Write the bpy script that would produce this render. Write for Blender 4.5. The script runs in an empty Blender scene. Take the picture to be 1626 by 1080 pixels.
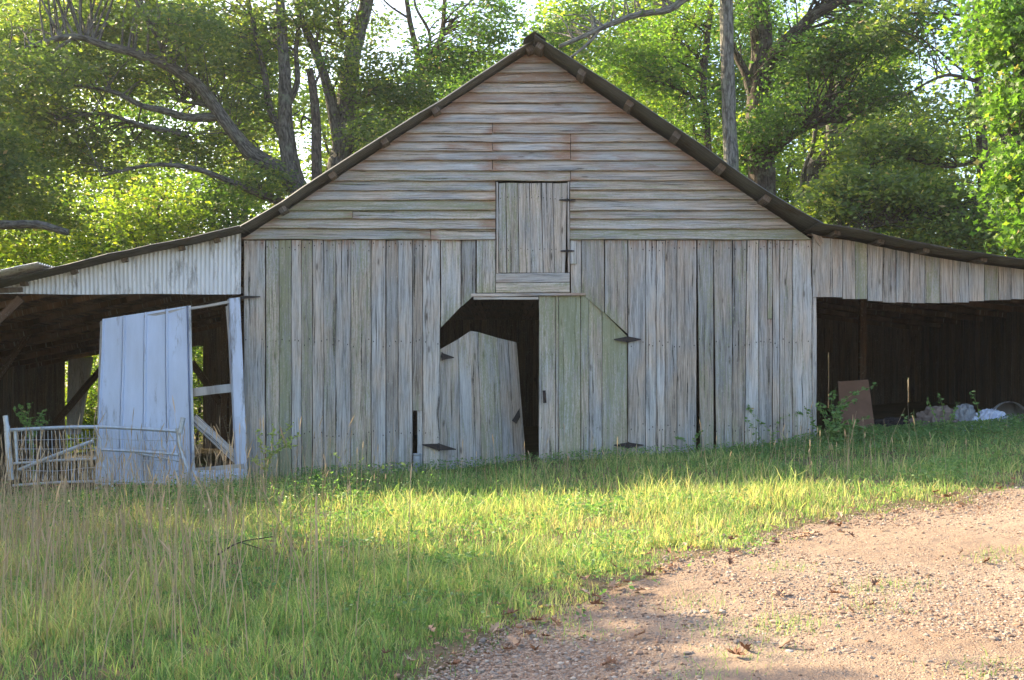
import bpy, math, random
import numpy as np
from mathutils import Vector

# ------------------------------------------------------------------ camera, sky, sun
S = bpy.context.scene
COL = S.collection
CAMD, CAMZ, FPX, HZ = 17.0, 1.6, 1700.0, 625.0
cam = bpy.data.objects.new('camera', bpy.data.cameras.new('camera'))
COL.objects.link(cam); S.camera = cam
cam.location = (0, -CAMD, CAMZ); cam.rotation_euler = (math.pi/2, 0, 0)
cam.data.sensor_width = 36; cam.data.lens = FPX/1626*36
cam.data.shift_y = (HZ-540)/1626
cam.data.clip_start = .05; cam.data.clip_end = 2000
SUN_EL, SUN_AZ = math.radians(29), math.radians(303)      # azimuth clockwise from +Y
wd = bpy.data.worlds.new('World'); S.world = wd; wd.use_nodes = True
sky = wd.node_tree.nodes.new('ShaderNodeTexSky'); sky.sky_type = 'NISHITA'; sky.sun_disc = False
sky.sun_elevation = SUN_EL; sky.sun_rotation = SUN_AZ; sky.air_density = 1.0; sky.dust_density = 3.0; sky.ozone_density = 1.0
wd.node_tree.links.new(sky.outputs[0], wd.node_tree.nodes['Background'].inputs[0])
wd.node_tree.nodes['Background'].inputs[1].default_value = .15
sd = Vector((math.sin(SUN_AZ)*math.cos(SUN_EL), math.cos(SUN_AZ)*math.cos(SUN_EL), math.sin(SUN_EL)))
sl = bpy.data.lights.new('sun', 'SUN'); sl.energy = 5.0; sl.angle = math.radians(.5); sl.color = (1, .83, .53)
so = bpy.data.objects.new('sun', sl); COL.objects.link(so); so.rotation_euler = sd.to_track_quat('Z', 'Y').to_euler()
S.view_settings.view_transform = 'Standard'; S.view_settings.look = 'None'
S.view_settings.exposure = 1.84; S.view_settings.gamma = 1
S.render.engine = 'CYCLES'
S.cycles.max_bounces = 7; S.cycles.diffuse_bounces = 4; S.cycles.transmission_bounces = 4; S.cycles.transparent_max_bounces = 4
R = np.random.default_rng(11); rnd = random.Random(5)

# ------------------------------------------------------------------ geometry helpers
def P(px, py, Y=0.0):
    """a spot seen at photo position (px, py), standing at depth Y"""
    s = (CAMD+Y)/FPX
    return np.array(((px-813)*s, Y, CAMZ+(HZ-py)*s))
def G(x, y):
    x = np.asarray(x, float); y = np.asarray(y, float)
    xc = np.clip(x, -14, 14); k = np.clip((y+19)/19, .35, 1)
    yy = np.clip(y, -30, 12)
    z = .066*xc*k + .0265*(yy+17)
    z = z + .02*np.sin(x*1.3+.7*y)+.015*np.sin(1.9*y-.8*x+1)
    far = np.clip((np.hypot(x, y)-30)/120, 0, 1)
    return z*(1-far) + 1.0*far*0 + .3*far

def PG(px, py):
    """where the ground is seen at photo position (px, py)"""
    t = 8.0
    for _ in range(60):
        z = float(G((px-813)/FPX*t, t-CAMD))
        t = .5*t+.5*(CAMZ-z)*FPX/(py-HZ)
    return (px-813)/FPX*t, t-CAMD

class MB:
    """collects pieces; build() links them as ONE mesh object"""
    def __init__(s): s.V = []; s.F = {3: [], 4: []}; s.M = {3: [], 4: []}; s.T = []; s.C = []; s.n = 0
    def add(s, V, F, tex=None, col=(.5, 0, 0, 1), mat=0):
        V = np.asarray(V, float).reshape(-1, 3); F = np.asarray(F, int)
        k = F.shape[1]; s.V.append(V); s.F[k].append(F+s.n); s.M[k].append(np.full(len(F), mat, int))
        s.T.append(V if tex is None else np.asarray(tex, float).reshape(-1, 3))
        c = np.asarray(col, float); s.C.append(np.broadcast_to(c, (len(V), 4)) if c.ndim == 1 else c)
        s.n += len(V)
    def addn(s, V, Fs, tex=None, col=(.5, 0, 0, 1), mat=0):
        n0 = s.n; first = True
        for F in Fs:
            if first: s.add(V, F, tex, col, mat); first = False
            else:
                k = F.shape[1]; s.F[k].append(F+n0); s.M[k].append(np.full(len(F), mat, int))
    def build(s, name, mats, parent=None, smooth=False):
        me = bpy.data.meshes.new(name); V = np.concatenate(s.V)
        me.vertices.add(len(V)); me.vertices.foreach_set('co', V.astype(np.float32).ravel())
        lv = []; ls = []; mi = []; o = 0
        for k in (3, 4):
            if s.F[k]:
                F = np.concatenate(s.F[k]); lv.append(F.ravel()); ls.append(o+np.arange(len(F))*k); o += F.size
                mi.append(np.concatenate(s.M[k]))
        lv = np.concatenate(lv); ls = np.concatenate(ls); mi = np.concatenate(mi)
        me.loops.add(len(lv)); me.loops.foreach_set('vertex_index', lv.astype(np.int32))
        me.polygons.add(len(ls)); me.polygons.foreach_set('loop_start', ls.astype(np.int32))
        me.polygons.foreach_set('material_index', mi.astype(np.int32))
        me.polygons.foreach_set('use_smooth', np.full(len(ls), smooth))
        a = me.attributes.new('tex', 'FLOAT_VECTOR', 'POINT'); a.data.foreach_set('vector', np.concatenate(s.T).astype(np.float32).ravel())
        a = me.attributes.new('col', 'FLOAT_COLOR', 'POINT'); a.data.foreach_set('color', np.concatenate(s.C).astype(np.float32).ravel())
        for m in (mats if isinstance(mats, (list, tuple)) else [mats]): me.materials.append(m)
        me.update(); me.validate()
        ob = bpy.data.objects.new(name, me); COL.objects.link(ob)
        if parent: ob.parent = parent; ob.matrix_parent_inverse = base_matrix(parent).inverted()
        return ob
def base_matrix(o):
    from mathutils import Matrix
    m = Matrix.Translation(o.location) if o.type == 'EMPTY' or not o.parent else Matrix.Identity(4)
    return m if not o.parent else Matrix.Identity(4)
def tag(o, label=None, cat=None, group=None, kind=None):
    if label: o['label'] = label
    if cat: o['category'] = cat
    if group: o['group'] = group
    if kind: o['kind'] = kind
    return o
def empty(name, loc, label, cat, group=None):
    o = bpy.data.objects.new(name, None); COL.objects.link(o); o.location = loc; o.empty_display_size = .2
    return tag(o, label, cat, group)

def jit(n, amp):
    a = R.normal(0, 1, n); k = np.array([.25, .5, .25])
    if n > 4: a = np.convolve(np.pad(a, 1, 'edge'), k, 'valid')
    return a*amp
def plank(mb, A0, A1, B0, B1, th=.024, nrm=(0, -1, 0), off=0, seg=None, moss=0., red=0., tone=None, edge=.0025, mat=0, warp=.004, ragged=0, red2=None, vt=False, redend=0., mosstop=0.):
    """a board running from edge A0-A1 to edge B0-B1; nrm points out of its face"""
    A0, A1, B0, B1 = [np.asarray(v, float) for v in (A0, A1, B0, B1)]; N = np.asarray(nrm, float)
    L = np.linalg.norm((B0+B1-A0-A1)/2); Wd = np.linalg.norm(((A1-A0)+(B1-B0))/2)
    n = seg or max(2, int(L/.16)+1); t = np.linspace(0, 1, n)[:, None]
    lft = A0+(B0-A0)*t; rgt = A1+(B1-A1)*t; ac = (rgt-lft)/np.maximum(np.linalg.norm(rgt-lft, axis=1, keepdims=True), 1e-6)
    e = min(edge, Wd*.1); lft = lft+ac*jit(n, e)[:, None]; rgt = rgt+ac*jit(n, e)[:, None]
    if ragged:
        ax = (B0-A0)/L; d = ax*rnd.uniform(-ragged, ragged); lft[-1] += d; rgt[-1] += d+ax*rnd.uniform(-ragged, ragged)*.4
    w1 = jit(n, warp)[:, None]+rnd.uniform(-warp, warp); w2 = jit(n, warp)[:, None]+rnd.uniform(-warp, warp)
    c = min(.004, Wd*.15); fl = lft+N*(off+w1); fr = rgt+N*(off+w2)
    mid = (lft+rgt)/2+N*(off+(w1+w2)/2+rnd.uniform(-.004, .004))
    ring = [fl-N*th, fl-N*c, fl+ac*c, mid, fr-ac*c, fr-N*c, fr-N*th]
    V = np.stack(ring, 1); k = 7
    s = rnd.uniform(0, 900); u = np.array([-.02, -.01, 0, .5, 1, 1.01, 1.02])*Wd
    tex = np.zeros((n, k, 3)); tex[:, :, 0] = u+s; tex[:, :, 1] = (t*L)+s*.37; tex[:, :, 2] = s
    idx = np.arange(n*k).reshape(n, k); F = []
    for j in range(k):
        j2 = (j+1) % k
        F.append(np.stack([idx[:-1, j], idx[1:, j], idx[1:, j2], idx[:-1, j2]], 1))
    F = np.concatenate(F)
    cap = np.array([[0, 1, 5, 6], [1, 2, 4, 5]]); capT = np.array([[2, 3, 4]])
    tone = rnd.random() if tone is None else tone
    col = np.zeros((n, k, 4)); col[..., 0] = tone; col[..., 1] = moss+mosstop*(1-t)**2.5
    rr = (red if red2 is None else red+(red2-red)*t)+redend*np.abs(2*t-1)**5
    col[..., 2] = rr; col[..., 3] = t if vt else .5
    mb.addn(V.reshape(-1, 3), [F, np.concatenate([cap, cap[:, ::-1]+(n-1)*k]), np.concatenate([capT, capT[:, ::-1]+(n-1)*k])], tex.reshape(-1, 3), col.reshape(-1, 4), mat)

def beam(mb, a, b, w, h, up=(0, 0, 1), **k):
    """square timber from a to b"""
    a = np.asarray(a, float); b = np.asarray(b, float); d = (b-a)/np.linalg.norm(b-a)
    s = np.cross(d, up); s /= np.linalg.norm(s); n = np.cross(s, d)
    plank(mb, a-s*w/2, a+s*w/2, b-s*w/2, b+s*w/2, th=h, nrm=n, off=h/2, **k)

def smooth_path(pts, m=6):
    p = np.asarray(pts, float)
    if len(p) < 3: return p
    q = np.vstack([2*p[0]-p[1], p, 2*p[-1]-p[-2]]); out = []
    for i in range(1, len(q)-2):
        for t in np.linspace(0, 1, m, endpoint=False):
            out.append(.5*((2*q[i])+(-q[i-1]+q[i+1])*t+(2*q[i-1]-5*q[i]+4*q[i+1]-q[i+2])*t*t+(-q[i-1]+3*q[i]-3*q[i+1]+q[i+2])*t**3))
    out.append(p[-1]); return np.array(out)
def tube(mb, path, r0, r1=None, k=8, smooth=4, lump=0., mat=0, col=(.5, 0, 0, 1), cap=True, radii=None, tone=None):
    p = smooth_path(path, smooth) if smooth > 1 else np.asarray(path, float)
    n = len(p); r1 = r0 if r1 is None else r1
    r = np.linspace(r0, r1, n) if radii is None else np.interp(np.linspace(0, 1, n), np.linspace(0, 1, len(radii)), radii)
    T = np.gradient(p, axis=0); T /= np.maximum(np.linalg.norm(T, axis=1, keepdims=True), 1e-9)
    ref = np.array([0, 0, 1.]) if abs(T[:, 2]).mean() < .8 else np.array([1., 0, 0])
    A = np.cross(T, ref); A /= np.linalg.norm(A, axis=1, keepdims=True); B = np.cross(T, A)
    an = np.linspace(0, 2*math.pi, k, endpoint=False)
    rr = r[:, None]*(1+(R.normal(0, lump, (n, k)) if lump else 0))
    V = p[:, None]+A[:, None]*(np.cos(an)*rr)[..., None]+B[:, None]*(np.sin(an)*rr)[..., None]
    Ln = np.concatenate([[0], np.cumsum(np.linalg.norm(np.diff(p, axis=0), axis=1))])
    s = rnd.uniform(0, 90); tex = np.zeros((n, k, 3)); tex[..., 0] = np.cos(an)*r[:, None]+s; tex[..., 1] = Ln[:, None]+s; tex[..., 2] = np.sin(an)*r[:, None]
    idx = np.arange(n*k).reshape(n, k); i2 = np.roll(idx, -1, 1)
    F = np.stack([idx[:-1], idx[1:], i2[1:], i2[:-1]], -1).reshape(-1, 4)
    V = V.reshape(-1, 3); tex = tex.reshape(-1, 3); Fs = [F]
    if cap:
        V = np.vstack([V, p[0], p[-1]]); tex = np.vstack([tex, tex[0], tex[-1]]); c0, c1 = n*k, n*k+1
        Fs.append(np.concatenate([np.stack([np.full(k, c0), idx[0], i2[0]], 1), np.stack([np.full(k, c1), i2[-1], idx[-1]], 1)]))
    mb.addn(V, Fs, tex, col, mat)

# ------------------------------------------------------------------ materials
def nt(name):
    m = bpy.data.materials.new(name); m.use_nodes = True; t = m.node_tree
    return m, t, t.nodes['Principled BSDF'], t.nodes['Material Output']
class N:
    def __init__(s, t): s.t = t
    def new(s, typ, **k):
        n = s.t.nodes.new(typ)
        for a, b in k.items(): setattr(n, a, b)
        return n
    def link(s, a, b): s.t.links.new(a, b)
    def attr(s, name): return s.new('ShaderNodeAttribute', attribute_name=name)
    def put(s, sock, v):
        if isinstance(v, bpy.types.NodeSocket): s.link(v, sock)
        else: sock.default_value = v
    def math(s, op, a, b=0., c=None, clamp=False):
        n = s.new('ShaderNodeMath', operation=op, use_clamp=clamp); s.put(n.inputs[0], a); s.put(n.inputs[1], b)
        if c is not None: s.put(n.inputs[2], c)
        return n.outputs[0]
    def vmul(s, v, k):
        n = s.new('ShaderNodeVectorMath', operation='MULTIPLY'); s.put(n.inputs[0], v); s.put(n.inputs[1], k); return n.outputs[0]
    def vadd(s, v, k):
        n = s.new('ShaderNodeVectorMath', operation='ADD'); s.put(n.inputs[0], v); s.put(n.inputs[1], k); return n.outputs[0]
    def noise(s, v, scale=1., detail=3., rough=.55, out=0, dist=0.):
        n = s.new('ShaderNodeTexNoise'); s.put(n.inputs['Vector'], v); n.inputs['Scale'].default_value = scale
        n.inputs['Detail'].default_value = detail; n.inputs['Roughness'].default_value = rough; n.inputs['Distortion'].default_value = dist
        return n.outputs[out]
    def vor(s, v, scale=1., out='Distance', feat='F1'):
        n = s.new('ShaderNodeTexVoronoi', feature=feat); s.put(n.inputs['Vector'], v); n.inputs['Scale'].default_value = scale
        return n.outputs[out]
    def ramp(s, f, stops):
        n = s.new('ShaderNodeValToRGB'); s.put(n.inputs[0], f); e = n.color_ramp.elements
        while len(e) < len(stops): e.new(.5)
        for i, (p, c) in enumerate(stops):
            e[i].position = p; e[i].color = (*c, 1) if isinstance(c, (tuple, list)) else (c, c, c, 1)
        return n.outputs[0]
    def mix(s, f, a, b, blend='MIX'):
        n = s.new('ShaderNodeMix', data_type='RGBA', blend_type=blend)
        s.put(n.inputs[0], f)
        s.put(n.inputs[6], a if isinstance(a, bpy.types.NodeSocket) else (*a, 1)); s.put(n.inputs[7], b if isinstance(b, bpy.types.NodeSocket) else (*b, 1))
        return n.outputs[2]
    def bump(s, h, strength=.5, dist=.01, prev=None):
        n = s.new('ShaderNodeBump'); s.put(n.inputs['Height'], h); n.inputs['Strength'].default_value = strength; n.inputs['Distance'].default_value = dist
        if prev: s.link(prev, n.inputs['Normal'])
        return n.outputs[0]

def wood(name, dark, light, gscale=1., mossk=1., redc=(.26, .135, .08)):
    m, t, bs, out = nt(name); n = N(t)
    tx = n.attr('tex').outputs['Vector']; ca = n.attr('col').outputs['Color']
    sp = n.new('ShaderNodeSeparateColor'); n.link(ca, sp.inputs[0]); tone, moss, red = sp.outputs[0], sp.outputs[1], sp.outputs[2]
    # knots: sparse cells, grain bends round them
    kv = n.vmul(tx, (5.5, 1.5, 1)); kd = n.vor(kv, 1.)
    knot = n.ramp(kd, [(.0, 1), (.07, .75), (.11, .15), (.2, 0)])
    warpn = n.noise(n.vmul(tx, (3, 1.1, 1)), 1., 2, out=1)
    w2 = n.vmul(n.vadd(warpn, (-.5, -.5, -.5)), (.022, .2, 0)); 
    kw = n.math('MULTIPLY', n.ramp(kd, [(.0, 1), (.3, .3), (.5, 0)]), .03)
    cb = n.new('ShaderNodeCombineXYZ'); n.link(kw, cb.inputs[0]); tv = n.vadd(n.vadd(tx, w2), cb.outputs[0])
    g1 = n.noise(n.vmul(tv, (70*gscale, 1.6, 1)), 1., 4, .65)
    g2 = n.noise(n.vmul(tv, (230*gscale, 7, 1)), 1., 3, .6)
    g3 = n.noise(n.vmul(tv, (14, .8, 1)), 1., 3, .6)
    blot = n.noise(n.vmul(tx, (6, 2.4, 1)), 1., 5, .65)
    f = n.math('ADD', n.math('MULTIPLY', g1, .5), n.math('ADD', n.math('MULTIPLY', g2, .28), n.math('MULTIPLY', g3, .32)))
    base = n.ramp(f, [(.40, dark), (.52, tuple(.45*a+.55*b for a, b in zip(dark, light))), (.64, light)])
    hue = n.mix(n.ramp(n.noise(n.vmul(tx, (3, .9, 1)), 1., 3, .6), [(.38, 0), (.62, 1)]), (1.12, .99, .88), (.93, .98, 1.05))
    base = n.mix(1., base, hue, 'MULTIPLY')
    tn = n.math('MULTIPLY_ADD', tone, .46, .76)
    cc = n.new('ShaderNodeCombineColor'); [n.link(tn, cc.inputs[i]) for i in range(3)]
    base = n.mix(1., base, cc.outputs[0], 'MULTIPLY')
    # weather streaks and stains a hand wide
    stn = n.ramp(n.noise(n.vmul(tv, (24, 1.1, 1)), 1., 5, .7), [(.34, .85), (.50, .0)])
    base = n.mix(n.math('MULTIPLY', stn, .36), base, tuple(.8*d for d in dark))
    lgt = n.ramp(n.noise(n.vadd(n.vmul(tv, (30, 1.4, 1)), (7, 3, 0)), 1., 4, .65), [(.56, 0), (.72, .32)])
    base = n.mix(lgt, base, tuple(min(1, 1.25*q) for q in light))
    crack = n.ramp(n.noise(n.vmul(tv, (38*gscale, .55, 1)), 1., 2, .5), [(.32, 1), (.375, 0)])
    crack = n.math('MULTIPLY', crack, n.ramp(blot, [(.4, .3), (.55, 1)]))
    base = n.mix(n.math('MULTIPLY', crack, .88), base, (.03, .026, .022))
    base = n.mix(n.math('MULTIPLY', knot, .85), base, (.055, .042, .034))
    al = n.attr('col').outputs['Alpha']
    endr = n.math('MULTIPLY', n.ramp(al, [(.0, 1), (.012, .9), (.05, 0)]), n.ramp(n.noise(n.vmul(tx, (22, 3, 1)), 1., 4, .7), [(.42, 0), (.6, 1)]))
    rn = n.noise(n.vmul(tx, (5, 1.3, 1)), 1., 4, .6)
    rf = n.math('MULTIPLY', n.ramp(n.math('ADD', rn, n.math('MULTIPLY_ADD', red, .5, -.30)), [(.42, 0), (.66, 1)]), n.math('MINIMUM', n.math('MULTIPLY', red, 3.), .75), clamp=True)
    rf = n.math('MAXIMUM', rf, n.math('MULTIPLY', endr, .7))
    base = n.mix(rf, base, n.mix(g1, tuple(.5*v for v in redc), tuple(1.7*v for v in redc)))
    mn = n.math('ADD', n.math('MULTIPLY', n.noise(n.vmul(tx, (19, 1.5, 1)), 1., 6, .8), .6), n.math('MULTIPLY', n.noise(n.vmul(tx, (70, 26, 1)), 1., 4, .7), .4))
    damp = n.math('MULTIPLY', n.ramp(al, [(.78, 0), (1., 1)]), .09)
    mf = n.ramp(n.math('ADD', n.math('ADD', mn, damp), n.math('MULTIPLY_ADD', moss, .23*mossk, -.115)), [(.465, 0), (.59, 1)])
    mc = n.mix(n.noise(n.vmul(tx, (9, 3, 1)), 1., 3), (.17, .19, .07), (.31, .33, .21))
    base = n.mix(n.math('MULTIPLY', mf, .75), base, mc)
    lf = n.ramp(n.noise(n.vmul(tx, (45, 22, 1)), 1., 5, .7), [(.58, 0), (.66, 1)])
    base = n.mix(n.math('MULTIPLY', lf, .45), base, (.46, .47, .41))
    n.link(base, bs.inputs['Base Color']); bs.inputs['Roughness'].default_value = .85; bs.inputs['Specular IOR Level'].default_value = .25
    h = n.math('SUBTRACT', n.math('ADD', n.math('MULTIPLY', g1, .6), n.math('MULTIPLY', g2, .5)), n.math('ADD', crack, n.math('MULTIPLY', knot, .4)))
    n.link(n.bump(h, .8, .006), bs.inputs['Normal'])
    return m
M = {}
M['wood'] = wood('weathered_wood', (.13, .12, .112), (.51, .485, .46))
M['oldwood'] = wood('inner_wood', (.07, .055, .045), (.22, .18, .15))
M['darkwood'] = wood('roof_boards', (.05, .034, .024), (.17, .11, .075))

def plain(name, col, rough=.6, metal=0., spec=.5, var=.25, scale=8., rust=None, bump=.1, bscale=40., rustk=.6, streak=(1, 1, 1)):
    m, t, bs, out = nt(name); n = N(t); g = n.new('ShaderNodeTexCoord').outputs['Object']
    a = n.noise(n.vmul(g, streak), scale, 5, .65); b = n.mix(n.ramp(a, [(.3, 0), (.7, 1)]), tuple(c*(1-var) for c in col), tuple(min(1, c*(1+var)) for c in col))
    if rust:
        r = n.ramp(n.noise(n.vmul(g, streak), scale*.6, 6, .75), [(rustk-.04, 0), (rustk+.08, 1)])
        b = n.mix(r, b, n.mix(n.noise(g, scale*9, 3), tuple(c*.5 for c in rust), rust))
        if metal: n.link(n.math('MULTIPLY_ADD', r, -metal, metal), bs.inputs['Metallic'])
    else: bs.inputs['Metallic'].default_value = metal
    n.link(b, bs.inputs['Base Color']); bs.inputs['Specular IOR Level'].default_value = spec
    n.link(n.math('MULTIPLY_ADD', a, .3, rough-.15), bs.inputs['Roughness'])
    if bump: n.link(n.bump(n.noise(g, bscale, 4, .7), bump, .01), bs.inputs['Normal'])
    return m
M['tin'] = plain('corrugated_tin', (.105, .105, .10), .5, .2, .5, .3, 2.2, rust=(.09, .062, .045), rustk=.60, bscale=18)
M['galv'] = plain('galvanised_sheet', (.66, .67, .69), .5, .1, .5, .12, 3., rust=(.40, .39, .39), rustk=.56, streak=(3, 3, .7), bscale=9, bump=.12)
M['whitemetal'] = plain('pale_sheet_metal', (.50, .56, .70), .42, .1, .5, .10, 2., rust=(.26, .26, .29), rustk=.57, bscale=2.5, bump=.25, streak=(3, 3, .5))
M['tube'] = plain('galvanised_tube', (.46, .50, .56), .45, .5, .5, .2, 12., rust=(.20, .17, .15), rustk=.62)
M['rust'] = plain('rusty_iron', (.034, .029, .030), .8, .0, .3, .4, 20., rust=(.07, .04, .03), rustk=.6, bump=.4, bscale=120)
M['white'] = plain('white_plastic', (.26, .28, .31), .5, 0, .5, .12, 6., rust=(.30, .28, .26), rustk=.62)
M['card'] = plain('brown_board', (.20, .115, .08), .85, 0, .2, .2, 4.)
M['debris'] = plain('dull_cloth', (.20, .16, .14), .9, 0, .2, .3, 6.)

def bark(name, a, b, sc=1.):
    m, t, bs, out = nt(name); n = N(t); tx = n.attr('tex').outputs['Vector']
    g = n.noise(n.vmul(tx, (26*sc, 5*sc, 26*sc)), 1., 5, .7); l = n.noise(tx, 3.2, 4, .7)
    v = n.vor(n.vmul(n.vadd(tx, n.vmul(n.noise(tx, 6., 2, out=1), (.08, .2, .08))), (22*sc, 4.5*sc, 22*sc)), 1.)
    c = n.mix(n.ramp(g, [(.3, 0), (.7, 1)]), a, b); c = n.mix(n.ramp(v, [(.35, 0), (.75, .8)]), c, tuple(.35*q for q in a))
    c = n.mix(n.ramp(l, [(.52, 0), (.68, .55)]), c, (.20, .22, .16))
    n.link(c, bs.inputs['Base Color']); bs.inputs['Roughness'].default_value = .9; bs.inputs['Specular IOR Level'].default_value = .2
    n.link(n.bump(n.math('SUBTRACT', g, v), .9, .03), bs.inputs['Normal']); return m
M['bark_grey'] = bark('grey_bark', (.085, .078, .07), (.18, .17, .155))
M['bark_dark'] = bark('dark_bark', (.055, .043, .036), (.13, .10, .085))
M['bark_pale'] = bark('pale_bark', (.13, .122, .11), (.27, .26, .235), .8)

def leafmat(name, c0, c1, c2, tr=.45, trc=(1.7, 1.9, .7), rough=.5, spec=.4):
    m, t, bs, out = nt(name); n = N(t); ca = n.attr('col').outputs['Color']
    sp = n.new('ShaderNodeSeparateColor'); n.link(ca, sp.inputs[0])
    base = n.ramp(sp.outputs[0], [(0, c0), (.55, c1), (1, c2)])
    base = n.mix(n.math('MULTIPLY', sp.outputs[1], .9), base, (.42, .30, .17))
    n.link(base, bs.inputs['Base Color']); bs.inputs['Roughness'].default_value = rough; bs.inputs['Specular IOR Level'].default_value = spec
    tl = n.new('ShaderNodeBsdfTranslucent'); n.link(n.mix(1., base, trc, 'MULTIPLY'), tl.inputs[0])
    mx = n.new('ShaderNodeMixShader'); mx.inputs[0].default_value = tr
    n.link(bs.outputs[0], mx.inputs[1]); n.link(tl.outputs[0], mx.inputs[2]); n.link(mx.outputs[0], out.inputs[0]); return m
M['leaf_oak'] = leafmat('oak_leaves', (.065, .11, .045), (.12, .17, .05), (.28, .29, .07), .52)
M['leaf_mid'] = leafmat('green_leaves', (.05, .105, .03), (.09, .165, .04), (.19, .25, .05), .5)
M['leaf_bright'] = leafmat('bright_leaves', (.06, .13, .028), (.11, .20, .04), (.24, .30, .05), .52)
M['leaf_yellow'] = leafmat('yellow_green_leaves', (.09, .15, .03), (.18, .25, .045), (.36, .37, .06), .55)
M['grass'] = leafmat('grass_blades', (.09, .18, .05), (.25, .38, .12), (.60, .56, .26), .45, (1.3, 1.35, .8), .55, .35)
M['straw'] = leafmat('dry_grass', (.32, .23, .14), (.46, .35, .23), (.60, .48, .32), .3, (1.2, 1.1, .8), .7, .2)
M['weed'] = leafmat('weed_leaves', (.09, .17, .06), (.15, .26, .09), (.28, .37, .14), .4, (1.5, 1.7, .8))
M['deadleaf'] = leafmat('dead_leaves', (.16, .07, .04), (.32, .19, .12), (.55, .42, .31), .15, (1.2, 1, .8), .7, .2)
M['goldleaf'] = leafmat('gold_leaves', (.34, .42, .10), (.46, .54, .16), (.62, .66, .28), .4, (1.3, 1.3, .7))

def groundmat():
    m, t, bs, out = nt('soil_and_grass'); n = N(t); g = n.new('ShaderNodeTexCoord').outputs['Object']
    a = n.noise(g, 1.1, 5, .65); b = n.noise(g, 30., 4, .7)
    c = n.mix(n.ramp(a, [(.35, 0), (.65, 1)]), (.10, .09, .045), (.19, .14, .09)); c = n.mix(n.ramp(b, [(.4, 0), (.7, .7)]), c, (.13, .10, .06))
    n.link(c, bs.inputs['Base Color']); bs.inputs['Roughness'].default_value = .95; bs.inputs['Specular IOR Level'].default_value = .1
    n.link(n.bump(b, .6, .05), bs.inputs['Normal']); return m
def gravelmat():
    m, t, bs, out = nt('gravel_drive'); n = N(t); g = n.new('ShaderNodeTexCoord').outputs['Object']
    big = n.noise(g, .55, 4, .6); v1 = n.vor(g, 62.); c1 = n.vor(g, 62., 'Color'); v2 = n.vor(g, 150.); sm = n.noise(g, 260., 3, .7)
    soil = n.mix(n.ramp(big, [(.35, 0), (.65, 1)]), (.245, .175, .125), (.36, .28, .21))
    s2 = n.new('ShaderNodeSeparateColor'); n.link(c1, s2.inputs[0])
    st = n.ramp(s2.outputs[0], [(0, (.22, .12, .07)), (.3, (.38, .25, .17)), (.6, (.46, .35, .27)), (.85, (.30, .27, .25)), (1, (.58, .49, .41))])
    has = n.math('MULTIPLY', n.ramp(s2.outputs[1], [(.3, 0), (.4, 1)]), n.ramp(v1, [(.35, 1), (.5, 0)]))
    cov = n.ramp(n.noise(g, 1.7, 5, .7), [(.40, .15), (.55, 1)])
    has = n.math('MULTIPLY', has, cov)
    c = n.mix(has, soil, st); c = n.mix(n.ramp(sm, [(.35, .5), (.6, 0)]), c, (.24, .15, .11))
    n.link(c, bs.inputs['Base Color']); bs.inputs['Roughness'].default_value = .95; bs.inputs['Specular IOR Level'].default_value = .15
    h = n.math('ADD', n.math('MULTIPLY', has, n.math('SUBTRACT', 1., v1)), n.math('MULTIPLY', sm, .25))
    n.link(n.bump(n.math('ADD', h, n.math('MULTIPLY', v2, -.25)), .9, .015, n.bump(n.noise(g, 5., 4, .6), .5, .12)), bs.inputs['Normal']); return m
M['ground'] = groundmat(); M['gravel'] = gravelmat()
def pebmat():
    m, t, bs, out = nt('pebbles'); n = N(t); ca = n.attr('col').outputs['Color']
    sp = n.new('ShaderNodeSeparateColor'); n.link(ca, sp.inputs[0])
    c = n.ramp(sp.outputs[0], [(0, (.12, .07, .045)), (.3, (.27, .165, .11)), (.6, (.36, .265, .195)), (.85, (.20, .165, .14)), (1, (.50, .42, .34))])
    n.link(c, bs.inputs['Base Color']); bs.inputs['Roughness'].default_value = .85; return m
M['pebble'] = pebmat()

# ------------------------------------------------------------------ ground and drive
EDGE = [PG(*q) for q in [(560, 1130), (680, 1080), (760, 1038), (870, 990), (1000, 928), (1100, 886), (1200, 858), (1300, 838), (1450, 808), (1560, 786), (1626, 772)]]
ex = np.array([e[0] for e in EDGE]+[EDGE[-1][0]+3, 40]); ey = np.array([e[1] for e in EDGE]+[EDGE[-1][1]+.9, EDGE[-1][1]+6])
ex = np.concatenate([[ex[0]-1.5, ], ex]); ey = np.concatenate([[ey[0]-6], ey])
def edge_y(x):
    return np.interp(x, ex, ey, left=-40)+.16*np.sin(x*2.3+.6)+.10*np.sin(x*5.1+1)+.07*np.sin(x*11.7)+.04*np.sin(x*23)
def grid_sheet(xs, ys, zf, mask=None):
    X, Y = np.meshgrid(xs, ys); V = np.stack([X, Y, zf(X, Y)], -1).reshape(-1, 3); nx = len(xs)
    i, j = np.meshgrid(np.arange(nx-1), np.arange(len(ys)-1)); a = (j*nx+i).ravel()
    return V, np.stack([a, a+1, a+nx+1, a+nx], 1)
mb = MB(); ax = np.concatenate([-np.geomspace(600, 16, 26), np.linspace(-15, 15, 151), np.geomspace(16, 600, 26)])
ay = np.concatenate([-17-np.geomspace(600, 6, 22), np.linspace(-22, 14, 181), 14+np.geomspace(1, 700, 26)])
V, F = grid_sheet(ax, ay, G); mb.add(V, F); tag(mb.build('ground', M['ground'], smooth=True), kind='structure')
mb = MB(); nx_, nu = 170, 60; xs = np.concatenate([np.linspace(-2.9, 9, 150), np.geomspace(9.1, 34, 20)])
u = np.linspace(0, 1, nu)**1.6
top = edge_y(xs); top = np.maximum(top, -23); X = np.repeat(xs[:, None], nu, 1); Y = top[:, None]+(-24-top[:, None])*u[None]
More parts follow.
